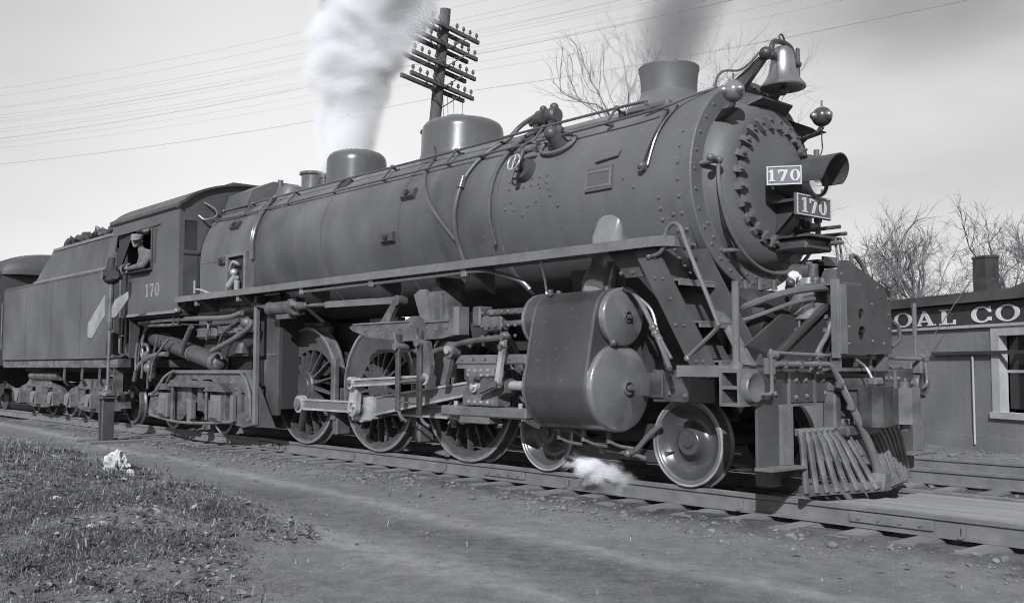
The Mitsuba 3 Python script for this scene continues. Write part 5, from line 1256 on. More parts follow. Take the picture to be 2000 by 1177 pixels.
P('handle', tube([(1.47, -0.12, 2.20), (1.44, -0.08, 2.29), (1.42, 0.04, 2.30), (1.42, 0.16, 2.22), (1.46, 0.2, 2.10)], 0.022, 7), 'm_gear', sl)
P('side_handle', tube([(1.49, 0.56, 1.68), (1.52, 0.66, 1.62), (1.52, 0.67, 1.50), (1.49, 0.57, 1.42)], 0.022, 7), 'm_gear', sl)
P('shield_rivets', domes([(1.502, y, z) for y, z in [(0.3, 2.0), (0.18, 1.83), (0.5, 1.74), (-0.25, 1.6), (-0.26, 1.44), (0.18, 1.47), (0.4, 1.45), (0.5, 1.6), (-0.37, 2.1), (-0.37, 1.9), (-0.37, 1.7), (-0.37, 1.5), (0.5, 1.9)]], [(1, 0, 0)] * 13, 0.018), 'm_pipe', sl, kind='stuff')
b1 = [(0.86, -1.30, 1.23), (0.86, -0.62, 1.23), (0.98, -1.18, 1.42), (1.0, -0.62, 1.73), (0.98, -0.25, 1.73), (0.9, -0.2, 1.23)]
L('cooler_bracket', hull(*[np.array(p) + [d, 0, 0] for p in b1 for d in (-0.012, 0.012)]), 'm_black', smooth=False)
b2 = [(1.18, -1.16, 1.25), (1.18, -0.42, 1.25), (1.20, -0.22, 1.80), (1.20, -0.10, 1.80), (1.18, -0.12, 1.25)]
L('cooler_bracket', cat(hull(*[np.array(p) + [d, 0, 0] for p in b2 for d in (-0.012, 0.012)]), hull(*[np.array(p) + [d, 0, 0] for p in [(1.2, -1.17, 1.26), (1.2, -1.12, 1.25), (1.22, -0.12, 1.83), (1.22, -0.20, 1.83)] for d in (-0.035, 0.035)])), 'm_black', smooth=False)
L('brace_bar', cat(hull((0.55, -0.95, 1.75), (0.55, -0.88, 1.75), (0.45, -0.95, 1.78), (0.45, -0.88, 1.78), (1.16, -1.34, 1.24), (1.16, -1.27, 1.24), (1.05, -1.34, 1.24), (1.05, -1.27, 1.24))), 'm_pipe', smooth=False)
pp = L('pump_pipe', cat(tube([(0.55, -0.72, 1.78), (0.75, -0.78, 1.82), (1.0, -0.72, 1.9), (1.15, -0.5, 1.96), (1.3, -0.3, 1.985), (1.42, 0.0, 1.99)], 0.038, 8), tube([(0.6, -0.9, 1.64), (0.85, -0.85, 1.70), (1.1, -0.55, 1.84), (1.2, -0.35, 1.88)], 0.022, 7), tube([(1.40, -0.28, 2.0), (1.40, -0.32, 1.8), (1.38, -0.42, 1.55), (1.36, -0.56, 1.38), (1.34, -0.62, 1.22)], 0.024, 8), bx(0.95, 1.5, -0.35, 0.0, 2.0, 2.03)), 'm_pipe')
P('flat_strap', hull((1.36, -0.28, 1.98), (1.36, -0.2, 1.98), (1.30, -0.22, 1.7), (1.30, -0.14, 1.7), (1.27, -0.38, 1.25), (1.27, -0.28, 1.25)), 'm_black', pp, smooth=False)
P('fitting', cat(*[ball((1.0 + 0.14 * i, -0.45 + 0.22 * i, 2.04 + 0.03 * (i % 2)), 0.05, 1) for i in range(5)], *[rod((0.62 + 0.1 * i, -0.66 + 0.1 * i, 1.98), (0.62 + 0.1 * i, -0.66 + 0.1 * i, 2.08), 0.03, n=8) for i in range(5)]), 'm_gear', pp)
L('valve_cap', cat(ball((0.98, -0.36, 2.12), 0.055, 2, (1, 1, 0.8)), rod((0.98, -0.39, 1.98), (0.98, -0.37, 2.11), 0.03), ball((0.99, -0.30, 2.10), 0.035, 1)), 'm_white', label='small white painted valve cap among the pump pipes')
L('air_reservoir', cat(lathe([(-0.80, 0), (-0.80, 0.2), (-0.72, 0.28), (1.30, 0.28), (1.38, 0.2), (1.38, 0)], (0.60, 0, 1.72), 'y', 32), bx(0.50, 0.70, -0.6, -0.5, 1.2, 1.5), bx(0.50, 0.70, 1.0, 1.1, 1.2, 1.5)), 'm_dark')
L('saddle_fittings', cat(rod((0.36, -0.35, 2.02), (0.5, -0.35, 2.02), 0.06), rod((0.36, -0.25, 1.9), (0.55, -0.25, 1.9), 0.05)), 'm_gear')

# ---------------------------------------------------------------- below the firebox, cab
L('power_reverse', cat(lathe([(-7.9, 0.0), (-7.9, 0.12), (-7.8, 0.13), (-7.75, 0.11), (-7.2, 0.11), (-7.15, 0.15), (-7.05, 0.15), (-7.0, 0.07), (-6.75, 0.05), (-6.7, 0)], (0, -1.35, 2.14), 'x', 24), tube([(-8.5, -1.35, 2.25), (-8.2, -1.35, 2.2), (-7.85, -1.35, 2.15)], 0.04, 8), *[rod((-7.12, -1.35 + 0.13 * math.cos(a), 2.14 + 0.13 * math.sin(a)), (-6.95, -1.35 + 0.13 * math.cos(a), 2.14 + 0.13 * math.sin(a)), 0.02, n=6) for a in np.linspace(0, 5.3, 6)], bx(-7.6, -7.2, -1.42, -1.28, 1.96, 2.03)), 'm_gear')
L('reach_rod', cat(hull(*[(x, y, z + dz) for x, z in ((-6.2, 2.125), (-4.26, 2.10)) for dz in (-0.045, 0.045) for y in (-1.38, -1.33)]), rod((-6.75, -1.355, 2.14), (-6.15, -1.355, 2.125), 0.03)), 'm_pipe', smooth=30)
lub = L('lubricator_box', cat(bx(-9.66, -8.98, -1.22, -1.14, 2.48, 3.14), bx(-9.60, -9.05, -1.12, -0.95, 2.48, 3.05)), 'm_dark', smooth=False)
P('frame', cat(bx(-9.70, -9.62, -1.28, -1.14, 2.48, 3.16), bx(-9.02, -8.94, -1.28, -1.14, 2.48, 3.16), bx(-9.62, -9.02, -1.28, -1.14, 3.10, 3.16)), 'm_pipe', lub, smooth=False)
P('lubricator', cat(rod((-9.45, -1.32, 2.6), (-9.25, -1.30, 2.75), 0.06), ball((-9.3, -1.31, 2.82), 0.07, 1), tube([(-9.5, -1.3, 2.85), (-9.35, -1.31, 3.0), (-9.15, -1.3, 2.95)], 0.03, 6), rod((-9.2, -1.3, 2.5), (-9.2, -1.3, 2.68), 0.05)), 'm_steel', lub)
pst = L('firebox_support', cat(bx(-8.46, -8.38, -1.36, -1.28, 0.28, 2.38, 0.01)), 'm_pipe', smooth=False)
P('plate', cat(bx(-8.38, -7.95, -1.16, -1.12, 0.45, 2.38), hull((-8.38, -1.28, 0.9), (-8.38, -1.26, 0.9), (-8.38, -1.28, 0.25), (-8.38, -1.26, 0.25), (-7.98, -1.2, 0.25), (-7.98, -1.18, 0.25))), 'm_black', pst, smooth=False)
P('rivets', domes([(x, -1.163, 1.42) for x in np.arange(-8.32, -7.98, 0.075)], [(0, -1, 0)] * 5, 0.02), 'm_pipe', pst, kind='stuff')
cyl_ = [np.array([-13.0, -1.15, 1.78]), np.array([-10.15, -1.15, 1.29])]
res = L('air_cylinder', tube(cyl_, 0.16, 24, curve=False), 'm_black', smooth=40)
P('head', cat(rod(cyl_[1] - [0.12, 0, -0.02], cyl_[1] + [0.02, 0, -0.003], 0.175), ball(cyl_[1] + [0.0, 0, 0], 0.13, 2, (0.5, 1, 1))), 'm_gear', res)
P('strap', cat(*[rod(cyl_[0] + (cyl_[1] - cyl_[0]) * q, cyl_[0] + (cyl_[1] - cyl_[0]) * (q + 0.015), 0.168) for q in (0.3, 0.62)]), 'm_pipe', res)
stb = L('firebox_lagging', cat(*[bx(x, x + w, -1.25, -1.05, z, z + h, 0.05) for x, w, z, h in ((-10.9, 0.75, 1.72, 0.22), (-10.05, 0.75, 1.76, 0.2), (-9.2, 0.7, 2.10, 0.16), (-10.0, 0.7, 2.12, 0.15), (-10.9, 0.8, 2.10, 0.14), (-9.3, 0.55, 1.80, 0.2))]), 'm_gear', smooth=30)
P('staybolts', domes([(x, -1.252, z) for x0, w, z0, h in ((-10.85, 0.65, 1.77, 0.12), (-10.0, 0.65, 1.81, 0.1), (-9.15, 0.6, 2.14, 0.08), (-9.95, 0.6, 2.16, 0.07), (-9.25, 0.45, 1.85, 0.1)) for x in np.arange(x0, x0 + w, 0.075) for z in (z0, z0 + h)], [(0, -1, 0)] * sum(2 * len(np.arange(x0, x0 + w, 0.075)) for x0, w in ((-10.85, 0.65), (-10.0, 0.65), (-9.15, 0.6), (-9.95, 0.6), (-9.25, 0.45))), 0.02), 'm_pipe', stb, kind='stuff')
for pts, r, m in (([(-13.2, -1.4, 2.08), (-12.0, -1.4, 2.1), (-10.6, -1.38, 2.08), (-9.4, -1.36, 2.06), (-8.9, -1.35, 2.12)], 0.045, 'm_pipe'), ([(-12.9, -1.42, 2.02), (-12.0, -1.42, 2.0), (-11.3, -1.4, 2.0)], 0.03, 'm_gear'),
                  ([(-8.55, -1.33, 1.98), (-8.65, -1.35, 1.85), (-9.2, -1.36, 1.68), (-10.0, -1.35, 1.5)], 0.045, 'm_pipe'), ([(-10.9, -1.34, 1.95), (-11.15, -1.34, 1.7), (-11.3, -1.34, 1.5)], 0.05, 'm_gear'),
                  ([(-11.1, -1.45, 2.42), (-11.4, -1.45, 2.2), (-11.5, -1.42, 2.0)], 0.03, 'm_gear'), ([(-10.9, -1.45, 2.44), (-11.15, -1.45, 2.2), (-11.3, -1.42, 2.02)], 0.02, 'm_gear'),
                  ([(-13.55, -1.35, 0.95), (-13.3, -1.38, 1.2), (-12.8, -1.4, 1.38), (-12.3, -1.4, 1.45), (-11.9, -1.38, 1.46)], 0.05, 'm_pipe'), ([(-12.9, -1.4, 2.0), (-13.0, -1.42, 1.7), (-12.95, -1.42, 1.4), (-13.05, -1.4, 1.0)], 0.025, 'm_pipe'),
                  ([(-12.3, -1.4, 1.8), (-12.4, -1.42, 1.5), (-12.65, -1.42, 1.1), (-12.75, -1.4, 0.8)], 0.025, 'm_gear'), ([(-12.6, -1.4, 2.1), (-13.1, -1.4, 1.75), (-13.25, -1.4, 1.3)], 0.02, 'm_gear'),
                  ([(-11.7, -1.42, 1.75), (-12.1, -1.44, 1.52), (-12.4, -1.44, 1.3), (-12.55, -1.42, 0.95)], 0.022, 'm_pipe'), ([(-13.3, -1.4, 1.7), (-13.32, -1.42, 1.4), (-13.3, -1.42, 1.15)], 0.03, 'm_gear'),
                  ([(-9.1, -1.3, 2.0), (-9.6, -1.3, 1.85), (-9.85, -1.3, 1.6), (-9.7, -1.3, 1.35)], 0.022, 'm_gear'), ([(-10.3, -1.3, 2.05), (-10.25, -1.32, 1.9), (-10.35, -1.3, 1.7)], 0.02, 'm_pipe')):
    L('firebox_pipe', tube(pts, r, 9), m)
L('feed_valve', cat(lathe([(1.3, 0), (1.3, 0.05), (1.34, 0.10), (1.42, 0.12), (1.5, 0.10), (1.54, 0.05), (1.55, 0)], (-12.85, -1.35, 0), 'z', 20), tube([(-12.85 + 0.16 * math.cos(a), -1.42, 1.5 + 0.16 * math.sin(a)) for a in np.linspace(0, 6.283, 21)], 0.035, 7, curve=False)), 'm_gear')
L('injector', cat(rod((-12.7, -1.35, 1.0), (-12.7, -1.35, 1.35), 0.08), ball((-12.7, -1.38, 1.2), 0.12, 1), rod((-9.0, -1.28, 1.45), (-9.0, -1.28, 1.62), 0.13, 0.05), ball((-8.95, -1.22, 1.95), 0.12, 1)), 'm_gear')
L('ash_pan', cat(hull((-12.3, -0.8, 1.35), (-12.3, 0.8, 1.35), (-8.6, -1.0, 1.4), (-8.6, 1.0, 1.4), (-11.8, -0.6, 0.6), (-11.8, 0.6, 0.6), (-9.0, -0.6, 0.5), (-9.0, 0.6, 0.5))), 'm_dark', smooth=False)

cab = key_for('cab', LOCO)
XC0, XC1 = -13.45, -11.03
P('side_sheet', cat(bx(XC0, XC1, -1.55, -1.53, 2.22, 3.10), bx(-12.27, XC1, -1.55, -1.53, 3.10, 4.16), bx(XC0 - 0.95, -12.27, -1.55, -1.53, 3.90, 4.16)), 'm_cab', cab, smooth=False)
P('side_sheet', mirror(cat(bx(XC0, XC1, -1.55, -1.53, 2.22, 3.10), bx(-12.27, XC1, -1.55, -1.53, 3.10, 4.16), bx(XC0 - 0.95, -12.27, -1.55, -1.53, 3.90, 4.16))), 'm_cab', cab, smooth=False)
P('bottom_edge', cat(bx(XC0 - 0.02, XC1 + 0.03, -1.575, -1.55, 2.20, 2.25), bx(XC1 - 0.05, XC1 + 0.04, -1.60, -1.5, 2.2, 2.28, 0.02)), 'm_rim', cab, smooth=False)
wf = P('window_frame', cat(bx(-12.30, -12.24, -1.575, -1.55, 3.08, 3.88), bx(-12.19, -12.1, -1.565, -1.55, 3.2, 3.86), bx(XC0, -12.24, -1.60, -1.55, 3.06, 3.10, 0.005)), 'm_black', cab, smooth=False)
P('arm_rest', bx(XC0 + 0.05, -12.3, -1.68, -1.50, 3.04, 3.085, 0.02), 'm_dark', wf, smooth=False)
P('rail', cat(bx(-12.9, -11.9, -1.575, -1.55, 3.895, 3.915)), 'm_black', cab, smooth=False)
M = basis(np.array([-12.23, -1.551, 2.68]), np.array([1.0, 0, 0]), UP, np.array([0, -1.0, 0]))
for m in letters('170', 0.25, 0.004, M, 1.35):
    P('numeral', m, 'm_dull_white', cab, smooth=False)
rf_o = [(1.62 * math.sin(a) if abs(a) < 1.25 else 1.60 * np.sign(a), 3.95 + 0.74 * math.cos(a) ** 0.9) for a in np.linspace(-1.35, 1.35, 31)]
rf_i = [(y * 0.975, z - 0.035) for y, z in rf_o][::-1]
P('roof', prism(Polygon(rf_o + rf_i), -14.45, -10.95, 'yz'), 'm_black', cab, smooth=30)
P('roof_hatch', cat(bx(-12.9, -11.9, -0.55, 0.55, 4.66, 4.74, 0.02), bx(-11.75, -11.1, -0.5, 0.4, 4.66, 4.72, 0.01)), 'm_black', cab, smooth=False)
P('roof_rivets', domes([(x, -1.53, 4.16) for x in np.arange(-13.2, -11.0, 0.36)], [(0, -1, 0.5)] * 7, 0.028), 'm_black', cab, kind='stuff')
fw = Polygon([(-1.53, 2.22), (1.53, 2.22), (1.53, 4.10)] + [(y, z - 0.03) for y, z in rf_o[::-1]] + [(-1.53, 4.10)]).buffer(0)
fwin = unary_union([sbox(-1.45, 3.35, -1.2, 3.9), sbox(1.2, 3.35, 1.45, 3.9)])
P('front_wall', prism(fw.difference(fwin).difference(Polygon(fbx).buffer(-0.01)), XC1 - 0.03, XC1, 'yz'), 'm_cab', cab, smooth=False)
P('front_window', bx(XC1 - 0.02, XC1 - 0.012, -1.45, -1.2, 3.35, 3.9), 'm_pane', cab, smooth=False)
P('door_panel', cat(bx(XC1, XC1 + 0.02, -1.47, -1.20, 2.5, 3.25), bx(XC1, XC1 + 0.03, -1.48, -1.18, 3.28, 3.33)), 'm_black', cab, smooth=False)
P('rear_wall', cat(bx(XC0 + 0.9, XC0 + 0.94, -1.5, 1.5, 2.25, 3.0), bx(XC1 - 0.9, XC1 - 0.5, -1.0, 1.0, 2.25, 3.9)), 'm_dark', cab, smooth=False)
P('floor', bx(-14.2, XC1, -1.5, 1.5, 2.15, 2.22), 'm_dark', cab, smooth=False)
P('seat', bx(-13.2, -12.5, -1.45, -1.05, 2.25, 2.85, 0.03), 'm_dark', cab, smooth=False)
P('curtain', cat(hull((-13.46, -1.5, 4.1), (-14.35, -1.45, 4.1), (-14.35, -1.43, 4.1), (-14.3, -1.43, 3.2), (-14.3, -1.40, 3.2), (-13.46, -1.46, 3.85), (-13.46, -1.5, 3.85))), 'm_dark', cab, smooth=False)
for x in (-13.86, -13.55):
    P('grab_iron', tube([(x, -1.50, 3.28), (x, -1.56, 3.25), (x + 0.02, -1.56, 2.4), (x + 0.03, -1.56, 1.5), (x + 0.03, -1.48, 1.46)], 0.025, 8, curve=False), 'm_pipe', cab)
for z in (1.45, 1.85, 2.22):
    P('step', bx(-13.86, -13.5, -1.58, -1.3, z - 0.02, z, 0.004), 'm_gear', cab, smooth=False)
P('step_side', cat(bx(-13.5, -13.47, -1.5, -1.3, 1.4, 2.25), bx(-13.9, -13.87, -1.5, -1.3, 1.4, 2.25)), 'm_black', cab, smooth=False)
P('conduit', tube([(-11.0, -1.1, 4.25), (-10.85, -0.95, 4.12), (-10.75, -0.98, 3.98), (-10.9, -1.12, 3.92), (-11.0, -1.2, 4.0)], 0.02, 7), 'm_pipe', cab)
P('lever', cat(tube([(-10.9, -1.3, 2.62), (-10.6, -1.32, 2.60), (-10.2, -1.3, 2.5)], 0.02, 7), rod((-10.9, -1.3, 2.55), (-10.9, -1.3, 2.78), 0.02)), 'm_steel', cab)

# ---------------------------------------------------------------- the man at the cab window
def fused(bones, length=0.03, rounds=8):
    ms = []
    for (a, ra), (b, rb_) in bones:
        s = cat(ball(a, ra, 2), ball(b, rb_, 2)).vertices
        h = trimesh.convex.convex_hull(s)
        ms.append(m3.Manifold(m3.Mesh(vert_properties=np.asarray(h.vertices, np.float32), tri_verts=np.asarray(h.faces, np.uint32))))
    u = m3.Manifold.batch_boolean(ms, m3.OpType.Add).refine_to_length(length).to_mesh()
    m = trimesh.Trimesh(u.vert_properties[:, :3], u.tri_verts, process=True)
    trimesh.smoothing.filter_taubin(m, 0.5, 0.53, rounds)
    return m


MAN = thing('person', 'man in a light cap and jacket leaning on his arm at the cab window', 'person')
HIP, CHEST, NECK, HEAD = np.array([-12.72, -1.15, 2.85]), np.array([-12.78, -1.42, 3.33]), np.array([-12.86, -1.54, 3.50]), np.array([-12.93, -1.60, 3.67])
P('body', fused([((HIP, 0.17), (CHEST, 0.18)), ((CHEST + [-0.1, -0.05, 0.08], 0.10), (CHEST + [0.16, -0.02, 0.06], 0.11)), ((CHEST, 0.17), (NECK, 0.065)),
                 ((CHEST + [0.19, -0.03, 0.07], 0.085), (CHEST + [0.22, -0.20, -0.16], 0.065)), ((CHEST + [0.22, -0.20, -0.16], 0.062), (CHEST + [-0.24, -0.28, -0.19], 0.045)),
                 ((CHEST + [-0.12, -0.06, 0.08], 0.08), (CHEST + [-0.18, -0.12, -0.18], 0.06)), ((HIP, 0.16), (HIP + [0.1, 0.35, -0.05], 0.11)), ((HIP + [0.1, 0.35, -0.05], 0.1), (HIP + [0.15, 0.4, -0.5], 0.07))]), 'm_shirt', MAN, smooth=True)
def turn(m):
    """the head looks forward along the train, past the camera"""
    m = m.copy()
    m.apply_transform(trimesh.transformations.rotation_matrix(math.radians(48), [0, 0, 1], HEAD))
    return m


hd = P('head', turn(fused([((NECK - [0, 0, 0.05], 0.055), (NECK + [-0.01, 0, 0.08], 0.055)), ((HEAD + [0.01, 0.015, 0.02], 0.092), (HEAD + [-0.01, -0.02, -0.055], 0.066)), ((HEAD + [-0.02, -0.035, -0.085], 0.045), (HEAD + [-0.01, -0.03, -0.02], 0.06)),
                      ((HEAD + [-0.01, -0.095, 0.01], 0.014), (HEAD + [-0.012, -0.115, -0.022], 0.017)), ((HEAD + [0.095, 0.01, 0.01], 0.02), (HEAD + [0.095, 0.015, -0.03], 0.014)), ((HEAD + [-0.092, 0.01, 0.01], 0.02), (HEAD + [-0.092, 0.015, -0.03], 0.014))], 0.014, 5)), 'm_skin', MAN, smooth=True)
P('eye', turn(cat(ball(HEAD + [0.028, -0.083, 0.015], 0.013, 1), ball(HEAD + [-0.046, -0.083, 0.015], 0.013, 1))), 'm_hair', hd)
P('mouth', turn(tube([HEAD + [0.018, -0.088, -0.062], HEAD + [-0.01, -0.094, -0.06], HEAD + [-0.038, -0.088, -0.062]], 0.006, 5)), 'm_hair', hd)
P('hair', turn(ball(HEAD + [0.005, 0.03, 0.03], 0.10, 2, (1, 0.9, 0.85))), 'm_hair', hd)
P('cap', turn(cat(lathe([(0.03, 0.104), (0.06, 0.115), (0.115, 0.118), (0.135, 0.10), (0.145, 0)], HEAD + [0.0, 0.0, 0.0], 'z', 24), hull(*[HEAD + np.array([0.09 * math.cos(a), -0.08 - 0.10 * math.sin(a), 0.032 + dz - 0.03 * math.sin(a)]) for a in np.linspace(0, math.pi, 9) for dz in (0, 0.01)]))), 'm_cap', hd)
W = CHEST + np.array([-0.24, -0.28, -0.19])
fing = [((W, 0.036), (W + [-0.08, -0.01, -0.005], 0.036))]
for i, (dy, ln) in enumerate(((-0.04, 0.055), (-0.014, 0.066), (0.012, 0.062), (0.036, 0.048))):
    k0 = W + np.array([-0.085, dy, 0.0])
    fing += [((k0, 0.011), (k0 + [-ln * 0.6, 0, -0.008], 0.010)), ((k0 + [-ln * 0.6, 0, -0.008], 0.010), (k0 + [-ln, 0, -0.035], 0.008))]
fing += [((W + [-0.03, -0.03, 0.0], 0.014), (W + [-0.065, -0.065, -0.005], 0.012)), ((W + [-0.065, -0.065, -0.005], 0.012), (W + [-0.095, -0.075, -0.01], 0.009))]
P('hand', fused(fing, 0.006, 4), 'm_skin', MAN, smooth=True)


# ---------------------------------------------------------------- tender
TEN = thing('tender', 'dark streaked coal tender with a slanted bunker heaped with coal, coupled behind the cab', 'tender')


def Tn(name, mesh, mat, part=None, **k):
    return P(name, mesh, mat, TEN if part is None else part, **k)


tk = Tn('tank', cat(bx(-22.35, -14.30, -1.55, 1.55, 1.38, 3.27, 0.03)), 'm_tender', smooth=False)
P('seam', cat(bx(-22.3, -14.35, -1.560, -1.55, 3.22, 3.27, 0.003), bx(-22.3, -14.35, -1.558, -1.55, 1.40, 1.46), *[bx(x - 0.03, x + 0.03, -1.556, -1.55, 1.46, 3.22) for x in (-20.3, -18.3, -16.3)]), 'm_tender', tk, smooth=False)
P('tank_rivets', domes([(x, -1.562, 3.245) for x in np.arange(-22.2, -14.4, 0.11)] + [(x + d, -1.558, z) for x in (-20.3, -18.3, -16.3) for d in (-0.02,) for z in np.arange(1.5, 3.2, 0.11)], [(0, -1, 0)] * (len(np.arange(-22.2, -14.4, 0.11)) + 3 * len(np.arange(1.5, 3.2, 0.11))), 0.017), 'm_tender', tk, kind='stuff')
bk_poly = Polygon([(-14.42, 3.27), (-14.55, 4.02), (-18.75, 4.02), (-19.75, 3.27)])
bu = Tn('bunker', cat(*[hull(*[(x, s * (1.53 - 0.13 * (z - 3.27) / 0.75 - d), z) for x, z in list(bk_poly.exterior.coords)[:4] for d in (0, 0.025)]) for s in (-1, 1)], hull(*[(x, y, z) for x, z in ((-18.75, 4.02), (-19.75, 3.27), (-18.72, 4.0), (-19.7, 3.27)) for y in (-1.4, 1.4)]), bx(-14.6, -14.5, -1.45, 1.45, 2.2, 3.7)), 'm_tender', smooth=False)
P('rim', cat(*[hull(*[(x, s * y, z) for x in (-18.7, -14.54) for y in (1.37, 1.43) for z in (3.98, 4.04)]) for s in (-1, 1)], bx(-19.75, -14.45, -1.555, -1.53, 3.27, 3.31)), 'm_pipe', bu, smooth=False)
cx = []
r = np.random.default_rng(77)
for i in range(900):
    x = r.uniform(-18.6, -14.7)
    y = r.uniform(-1.33, 1.33)
    top = 4.02 + 0.34 * math.cos(y / 1.5 * 1.3) * (0.75 + 0.5 * float(meshkit.fbm(np.array([x * 1.4, y * 1.4, 0.3]), 3))) * min(1, (x + 18.75) / 0.5) * (1.0 if x < -15.4 else max(0.3, (-14.5 - x) / 0.9))
    b = trimesh.creation.icosphere(0, 1.0)
    b.vertices = b.vertices * (1 + 0.3 * r.normal(size=(12, 1))) * r.uniform(0.06, 0.13)
    b.apply_translation((x, y, top - r.uniform(0, 0.08)))
    cx.append(b)
Tn('coal', cat(hull(*[(x, y, z) for x, y, z in [(-18.6, -1.35, 3.9), (-18.6, 1.35, 3.9), (-14.7, -1.35, 3.9), (-14.7, 1.35, 3.9), (-18.2, -0.6, 4.22), (-18.2, 0.6, 4.22), (-15.2, -0.6, 4.25), (-15.2, 0.6, 4.25), (-16.5, 0, 4.34)]]), *cx), 'm_coal', smooth=False, kind='stuff')
Tn('sill', cat(bx(-22.4, -14.1, -1.50, 1.50, 1.20, 1.38, 0.01)), 'm_gear', smooth=False)
Tn('underframe', cat(bx(-22.2, -14.2, -0.5, 0.5, 0.85, 1.2), bx(-22.2, -14.3, -1.0, 1.0, 1.1, 1.2)), 'm_dark', smooth=False)
Tn('air_tank', cat(rod((-20.9, -1.18, 1.0), (-18.7, -1.18, 1.0), 0.11, n=18)), 'm_gear')
for x in (-15.2, -16.3, -17.5):
    Tn('drop_pipe', tube([(x, -1.45, 1.22), (x - 0.03, -1.45, 0.95), (x - 0.1, -1.35, 0.8)], 0.035, 7), 'm_gear')
for tcx in (-16.35, -20.35):
    ax = [tcx - 1.37, tcx, tcx + 1.37]
    for s in (-1, 1):
        fx = (lambda m: m) if s < 0 else mirror
        po = Polygon([(ax[0] - 0.5, 0.36), (ax[0] - 0.45, 0.62), (ax[0] - 0.2, 0.72), (ax[0] + 0.3, 0.80), (ax[0] + 0.6, 0.95), (ax[1] + 0.77, 0.95), (ax[2] - 0.3, 0.80), (ax[2] + 0.2, 0.72), (ax[2] + 0.45, 0.62), (ax[2] + 0.5, 0.36), (ax[2] - 0.2, 0.30), (ax[1] + 0.5, 0.22), (ax[1] - 0.5, 0.22), (ax[0] + 0.2, 0.30)])
        ho = unary_union([sbox(a + 0.32, 0.42, a + 0.66, 0.72).buffer(-0.03).buffer(0.03) for a in ax[:2]] + [sbox(a + 0.76, 0.42, a + 1.05, 0.72).buffer(-0.03).buffer(0.03) for a in ax[:2]])
        fk = Tn('truck_frame', fx(prism(po.difference(ho), -1.17, -1.05)), 'm_gear', smooth=False)
        for a in ax:
            P('journal_box', fx(cat(bx(a - 0.16, a + 0.16, -1.32, -1.1, 0.28, 0.62, 0.02), hull((a - 0.12, -1.35, 0.55), (a + 0.12, -1.35, 0.55), (a - 0.15, -1.32, 0.6), (a + 0.15, -1.32, 0.6), (a - 0.12, -1.36, 0.34), (a + 0.12, -1.36, 0.34)))), 'm_pipe' if s < 0 else 'm_gear', fk, smooth=False)
        P('spring', fx(cat(*[rod((ax[1] + d, -1.2, 0.4), (ax[1] + d, -1.2, 0.7), 0.06, n=12) for d in (-0.72, -0.6, 0.6, 0.72)])), 'm_gear', fk)
        for a in ax:
            wk = key_for('wheel', TEN)
            o = (a, 0, 0.42)
            P('tyre', fx(lathe([(-0.68, 0.34), (-0.68, 0.447), (-0.70, 0.449), (-0.735, 0.42), (-0.82, 0.416), (-0.83, 0.405), (-0.83, 0.355), (-0.815, 0.35)], o, 'y', 44)), 'm_gear', wk, smooth=30)
            P('plate', fx(lathe([(-0.815, 0.35), (-0.77, 0.33), (-0.75, 0.26), (-0.78, 0.15), (-0.81, 0.12), (-0.81, 0.0)], o, 'y', 44)), 'm_black', wk, smooth=30)
    for a in ax:
        Tn('axle', rod((a, -0.7, 0.42), (a, 0.7, 0.42), 0.075), 'm_dark')
Tn('front_step', cat(bx(-14.62, -14.3, -1.5, -1.3, 0.72, 0.76), bx(-14.62, -14.3, -1.5, -1.3, 1.02, 1.06), bx(-14.33, -14.30, -1.5, -1.3, 0.7, 1.25), bx(-14.62, -14.59, -1.5, -1.3, 0.7, 1.25)), 'm_gear', smooth=False)
Tn('rear_grab', tube([(-22.2, -1.56, 2.9), (-22.2, -1.62, 2.88), (-22.2, -1.62, 1.7), (-22.2, -1.56, 1.66)], 0.018, 6, curve=False), 'm_pipe')

# ---------------------------------------------------------------- the first car of the train
CAR = thing('railway_car', 'dark railway car with a rounded roof showing behind the tender', 'railway car')
sec = [(-1.52, 1.25), (1.52, 1.25), (1.52, 3.80)] + [(1.56 * math.cos(a), 3.80 + 0.58 * math.sin(a) ** 0.9) for a in np.linspace(0.06, math.pi - 0.06, 25)] + [(-1.52, 3.80)]
P('body', prism(Polygon([(-1.52, 1.25), (1.52, 1.25), (1.52, 3.80), (-1.52, 3.80)]), -41.5, -23.0, 'yz'), 'm_car', CAR, smooth=False)
rfp = Polygon([(1.62 * math.cos(a), 3.74 + 0.66 * math.sin(a) ** 0.85) for a in np.linspace(0.0, math.pi, 33)])
v = []
P('roof', cat(prism(rfp, -41.5, -23.4, 'yz'), hull(*[(x, y * q, 3.74 + (z - 3.74) * q) for y, z in list(rfp.exterior.coords) for x, q in ((-23.4, 1.0), (-22.95, 0.9), (-22.7, 0.6))])), 'm_car', CAR, smooth=30)
P('eave', cat(bx(-41.5, -22.95, -1.64, -1.55, 3.68, 3.76), bx(-41.5, -22.95, 1.55, 1.64, 3.68, 3.76)), 'm_black', CAR, smooth=False)
for i in range(9):
    x = -24.4 - 1.85 * i
    wk = P('window', bx(x - 0.45, x + 0.45, -1.528, -1.521, 2.35, 3.25), 'm_pane', CAR, smooth=False)
    P('frame', cat(bx(x - 0.52, x + 0.52, -1.55, -1.521, 3.25, 3.31), bx(x - 0.52, x + 0.52, -1.56, -1.521, 2.28, 2.35), bx(x - 0.52, x - 0.45, -1.55, -1.521, 2.35, 3.25), bx(x + 0.45, x + 0.52, -1.55, -1.521, 2.35, 3.25)), 'm_black', wk, smooth=False)
